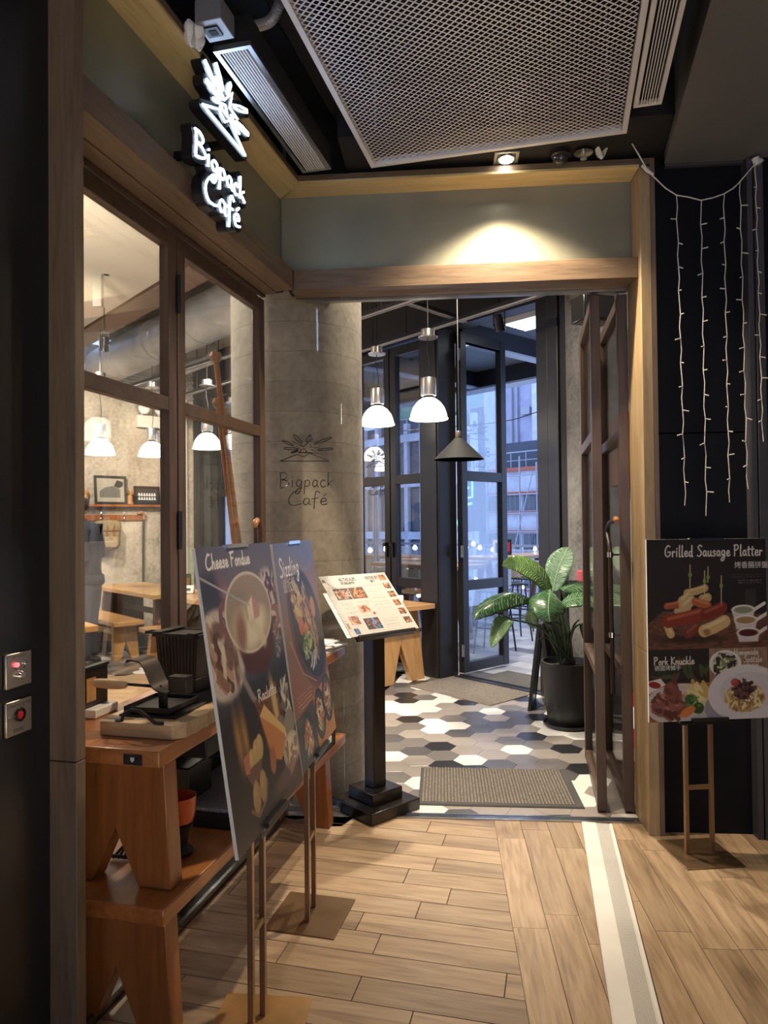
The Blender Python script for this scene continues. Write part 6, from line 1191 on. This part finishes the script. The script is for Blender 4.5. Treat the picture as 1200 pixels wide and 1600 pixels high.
struct('trim_32', MB().box(-5.55, -4.83, -.05, .08, 0, 3.55).box(-5.5, -5.3, -.10, -.05, 0, 3.55).box(-5.15, -4.95, -.10, -.05, 0, 3.55), M['alu'], 'W')
struct('wall_terrace', MB().box(-5.6, 1.5, -.08, .10, 3.52, 4.2), M['alu'], 'W'); struct('wall_terrace_right', MB().box(1.36, 3.2, -.08, .10, 0, 4.2), M['void'], 'W')
# terrace
tf = struct('floor_terrace', MB().box(-9, 4, .10, 5.4, -.25, -.004), plain('terrace_grout', (.30, .29, .28), .7), 'W')
tt = MB()
for j in range(22):
    for i in range(-12, 5):
        a = i * .62 + (j % 3) * .21; tt.slab([(a, .12 + j * .235), (a + .614, .12 + j * .235), (a + .614, .35 + j * .235), (a, .35 + j * .235)], -.0035, 0, mi=rnd.choices(range(4), (34, 30, 22, 14))[0])
TM = [plain('terrace_%d' % k, c, .35, noise=.1, nscale=4) for k, c in enumerate(((.42, .41, .39), (.32, .31, .30), (.20, .195, .19), (.10, .10, .10)))]
o = obj('tile', tt, TM, tf, None); o['kind'] = 'stuff'
struct('ceiling_terrace', MB().box(-9, 4, .10, 2.12, 3.62, 3.72), plain('canopy_grey', (.16, .20, .26), .5), 'W')
cbm = struct('ceiling_terrace_edge', MB().box(-9, 4, 2.12, 2.34, 3.40, 3.74), M['darkbeam'], 'W'); obj('flange', MB().box(-9, 4, 2.10, 2.36, 3.375, 3.40), M['canopy_sky'], cbm)  # flange coloured as if lit by the sky
for k, u in enumerate((-6.4, -4.8, -3.2, -1.6, -.05, 1.6)):
    bb = struct('ceiling_terrace_beam', MB().box(u, u + .12, .10, 2.12, 3.42, 3.62), M['darkbeam'], 'W'); obj('flange', MB().box(u - .01, u + .13, .10, 2.12, 3.40, 3.42), M['canopy_sky'], bb)  # beam flanges carry the same painted sky light
tl = thing('terrace_lamp', 'bright white louvred lamp under the terrace canopy', 'lamp', 'W', (.62, .55, 3.56)); obj('case', MB().box(-.25, .25, -.18, .18, .0, .055), M['gwhite'], tl)
for k in range(6): obj('louvre', MB().box(-.22, .22, -.16 + k * .058, -.125 + k * .058, -.012, 0), emis('lamp_white', (.85, .93, 1), 3.0) if k == 0 else bpy.data.materials['lamp_white'], tl)
rl = thing('terrace_railing', 'metal and glass railing along the terrace edge', 'railing', 'W', (0, 0, 0))
obj('top_rail', MB().box(-9, 2, 5.06, 5.13, 1.10, 1.14), M['scaf'], rl)
for k in range(14): obj('post', MB().box(-8.9 + k * .8, -8.86 + k * .8, 5.07, 5.11, 0, 1.10), M['scaf'], rl)
for k in range(13): obj('pane', MB().box(-8.82 + k * .8, -8.14 + k * .8, 5.085, 5.095, .08, 1.06), M['glass_t'], rl, None)
for k in range(12): obj('baluster', MB().box(-5.4 + k * .3, -5.38 + k * .3, 5.03, 5.05, 0, 1.1), M['bluewhite'], rl)
def bartable(label, fr_p, rot, Ln, Wd):
    t = thing('bar_table', label, 'table', 'W', fr_p, rot); obj('top', MB().box(0, Ln, -Wd / 2, Wd / 2, 1.0, 1.05), M['tablew'], t, bevel=.004)
    for x in (.25, Ln - .30):
        for s_ in (-1, 1): obj('leg', MB().cyl((x, s_ * .05, 1.0), (x, s_ * Wd * .40, 0), .05, n=6), M['pineD'], t)
    return t
bartable('long wooden bar table by the railing, straight beyond the open terrace door', (-1.92, 2.5, 0), PI / 2, 1.9, .62)
bartable('wooden bar table seen through the closed terrace doors', (-2.1, .95, 0), 0, 1.5, .55)
bartable('wooden bar table farther back behind the closed terrace doors', (-4.3, 2.3, 0), 0, 1.7, .55)
bartable('wooden bar table left of the black post beyond the glass', (-2.5, 1.62, 0), 0, 1.4, .5)
st_ = None
def stool(label, u, v, rot):
    global st_
    if st_ is not None: return dup(st_, FP('W', u, v), FR['W'][1] + rot, label)
    t = thing('bar_stool', label, 'stool', 'W', (u, v, 0), rot); obj('seat', MB().box(-.17, .17, -.17, .17, .72, .75), M['alu'], t, bevel=.01); obj('backrest', MB().grid(lambda a, b: Vector((.17 * math.cos(PI * (a - .5)) * .35 + .13, .18 * math.sin(PI * (a - .5)), .80 + .2 * b)), 8, 2), plain('stool_back', (.32, .29, .25), .5), t)
    for sx in (-1, 1):
        for sy in (-1, 1): obj('leg', MB().cyl((sx * .13, sy * .13, .72), (sx * .20, sy * .20, 0), .011, n=6), M['black'], t)
    obj('foot_ring', MB().tube([(.165, .165, .30), (-.165, .165, .30), (-.165, -.165, .30), (.165, -.165, .30)], .009, 6, closed=True), M['black'], t); st_ = t; return t
for lab, u, v, r_ in (('bar stool nearest the open terrace leaf, seen through its glass', -.55, 1.3, .4), ('pale-backed bar stool at the right end of the long bar table', -1.35, 3.7, .0), ('pale-backed bar stool left of it at the long bar table', -1.45, 3.1, .2), ('bar stool with its back to the closed doors', -1.15, .40, 1.8), ('bar stool beside the black post behind the glass', -1.7, .38, 1.5), ('bar stool at the back bar table', -3.6, 1.8, 1.3), ('bar stool between the two middle bar tables', -1.0, 2.2, 2.6)): stool(lab, u, v, r_)
ht = thing('patio_heater', 'tall tapered glass patio heater beside the column edge', 'heater', 'W', (-2.30, .95, 0))
for sx in (-1, 1):
    for sy in (-1, 1): obj('frame_post', MB().cyl((sx * .22, sy * .22, .0), (sx * .11, sy * .11, 2.05), .018, n=6), M['steel'], ht)
obj('base', MB().box(-.24, .24, -.24, .24, 0, .75), M['alu'], ht); obj('tube', MB().cyl((0, 0, .8), (0, 0, 1.95), .05, n=12, caps=False), M['glass_t'], ht); obj('hood', MB().lathe([(.0, 2.16), (.20, 2.08), (.22, 2.05), (0, 2.05)], 4), M['steel'], ht)
bl = None
for k, (px, py, Y) in enumerate(((602, 858, 10.6), (578, 860, 10.2), (648, 856, 10.4), (729, 855, 10.4), (750, 856, 11), (771, 859, 10.9), (849, 857, 12.0), (836, 858, 12), (744, 907, 9.9), (726, 894, 9.7), (817, 917, 11.0), (740, 850, 11.4), (640, 889, 10.0), (654, 930, 9.6))):
    p = at(px, py, Y); o = obj('string_bulb', None, None, None, None, me=bl, loc=p) if bl else obj('string_bulb', MB().lathe([(0, -.035), (.025, -.02), (.03, 0), (.02, .025), (.012, .04), (0, .042)], 10), M['bulb'], None, 1, loc=p)
    bl = o.data; tag(o, 'small lit bulb of the fairy lights on the terrace', 'bulb', 'lit bulbs along the terrace')
tag(obj('bulb_cable', MB().tube(smooth([tuple(at(x, y, 9.0)) for x, y in ((630, 673), (690, 668), (740, 664), (800, 656), (850, 640), (885, 630))], 5), .006, 5), M['cablek'], None), 'thin black cable strung across the terrace opening', 'cable')
ms_ = [(800, 848), (828, 848)]
for i, (x, y) in enumerate(ms_):
    p = FP('W', -1.86 - .1 * i, 3.0 + .28 * i, 1.0505); t = thing('menu_holder', ('menu holder with a pale card on the long bar table', 'menu holder with a dark card on the long bar table')[i], 'menu', 'O', p, .1); obj('card', MB().box(-.09, .09, -.006, .006, 0, .24), M['frameb'] if i else M['paper'], t); obj('print', MB().box(-.06, .06, -.0075, -.006, .05, .19), M['redp'] if i else M['frameb'], t); obj('foot', MB().box(-.1, .1, -.03, .03, 0, .015), M['glass'], t, None)

# ------------------------------------------------------------------ buildings across the street
def bwin(parent, u0, u1, z0, z1, v, n, mat_=None, frame=True):
    w_ = (u1 - u0) / n
    for k in range(n):
        a = u0 + k * w_; f = obj('window', MB().box(a + .06, a + w_ - .06, v - .10, v + .05, z0, z1), M['bluewhite'], parent)
        for q in range(3): obj('pane', MB().box(a + .12 + q * (w_ - .24) / 3, a + .06 + (q + 1) * (w_ - .24) / 3, v - .13, v - .10, z0 + .08, z1 - .08), mat_ or M['wglass'], f, None)
A = thing('office_block', 'scaffolded white block with red-edged floors beyond the terrace', 'building', 'W', (0, 0, 0)); v = 43
obj('wall', MB().box(-52, -23, v, v + 8, -30, 6.0), M['bluewhite'], A); obj('ledge', MB().box(-52, -23, v - .5, v, 5.85, 6.15), M['redline'], A)
for k in range(4):
    zt = 3.9 - k * 3.25
    bwin(A, -46, -26, zt - 1.45, zt, v, 10)
    obj('ledge', MB().box(-52, -23, v - .4, v, zt + .02, zt + .2), M['redline'], A); obj('ledge', MB().box(-52, -23, v - .4, v, zt - 1.62, zt - 1.47), M['redline'], A)
rr = MB()
for k in range(10): rr.cyl((-40 + k * 1.6, v + .5, 6), (-40 + k * 1.6, v + .5, 7.6), .05, n=5)
rr.box(-40, -25, v + .45, v + .55, 7.5, 7.6).box(-40, -25, v + .45, v + .55, 6.8, 6.86); obj('roof_rail', rr, M['scaf'], A); obj('roof_hut', MB().box(-36, -27, v + 2, v + 6, 6, 8.6), plain('hut_dark', (.05, .06, .08), .7), A)
sc = thing('scaffolding', 'grey bamboo scaffolding in front of the white block', 'scaffolding', 'W', (0, 0, 0))
for k in range(12): obj('standard', MB().cyl((-45 + k * 1.7, v - 1.2, -28), (-45 + k * 1.7, v - 1.2, 6.4 + (k % 3) * .3), .075, n=5), M['scaf'], sc)
for k in range(9): obj('ledger', MB().cyl((-46, v - 1.25, 5.4 - k * 1.55), (-25, v - 1.25, 5.4 - k * 1.55), .055, n=5), M['scaf'], sc)
for k in range(5): obj('brace', MB().cyl((-45 + k * 4, v - 1.3, -4), (-42 + k * 4, v - 1.3, 5.6), .05, n=5), M['scaf'], sc)
B = thing('apartment_tower', 'green and lilac apartment tower rising behind the scaffolded block', 'building', 'W', (0, 0, 0)); v = 52
obj('wall', MB().box(-60, -25, v, v + 10, -10, 46), M['facgreen'], B); obj('recess_wall', MB().box(-41.2, -36.6, v - .5, v, -10, 46), M['faclilac'], B)
for u in (-42.6, -36.6, -52.5): obj('pillar', MB().box(u, u + 1.5, v - 1.4, v, -10, 46), M['bluewhite'], B)
for k in range(9):
    z = 8.2 + k * 3.6
    bwin(B, -35.0, -28.4, z, z + 2.0, v - .1, 2); bwin(B, -50.5, -43.2, z, z + 2.0, v - .1, 3); bwin(B, -60, -53, z, z + 2.0, v - .1, 3)
    obj('sunshade', MB().box(-35.2, -28.2, v - .9, v, z + 2.2, z + 2.35), M['bluewhite'], B); obj('air_conditioner', MB().box(-38.2, -37.2, v - 1.0, v - .5, z + .3, z + 1.0), M['scaf'], B)
for u in (-39.6, -38.9): obj('drain_pipe', MB().cyl((u, v - .7, -8), (u, v - .7, 46), .12, n=6), M['scaf'], B)
G_ = thing('glass_block', 'white-framed glazed block with cyan neon behind the open terrace leaf', 'building', 'W', (0, 0, 0)); v = 24
obj('wall', MB().box(-33, -20.6, v, v + .8, -20, 7.5), plain('block_dark', (.06, .075, .10), .5), G_)
for k in range(10): obj('mullion', MB().box(-32.6 + k * 1.32, -32.3 + k * 1.32, v - .3, v, -12, 7.5), M['bluewhite'], G_)
for z in (-2.5, .6, 3.7, 6.4): obj('band', MB().box(-33, -20.6, v - .34, v, z, z + .45), M['bluewhite'], G_)
for k in range(9):
    for z, h_ in ((-2.0, 2.5), (1.1, 2.5), (4.2, 2.1)): obj('window', MB().box(-32.25 + k * 1.32, -31.35 + k * 1.32, v - .1, v - .02, z, z + h_), M['wglass'], G_)
q = min((at(728, 765, 20 + k * .1) for k in range(300)), key=lambda p: abs(inv('W', p)[1] - 22.9)); wq = inv('W', q)
nb = thing('neon_board', 'cyan neon sign with an arrow shape on the glazed block', 'sign', 'W', (wq[0], wq[1], q.z), 0)
obj('outline', MB().tube([(-.45, 0, -.55), (.45, 0, -.40), (.45, 0, .55), (-.45, 0, .60)], .06, 6, closed=True), M['neonc'], nb); obj('mark', MB().tube([(-.2, 0, .3), (.2, 0, .1), (-.2, 0, -.15)], .05, 6), M['neonc'], nb); obj('bar', MB().tube([(-.4, 0, -.85), (.4, 0, -.75)], .06, 6), M['neonc'], nb); obj('ring', MB().tube([(-.35 + .3 * math.cos(k * .52), 0, -1.75 + .3 * math.sin(k * .52)) for k in range(12)], .03, 5, closed=True), M['neonc'], nb); obj('back', MB().box(-.6, .6, .06, .60, -2.2, .8), M['wglass'], nb)
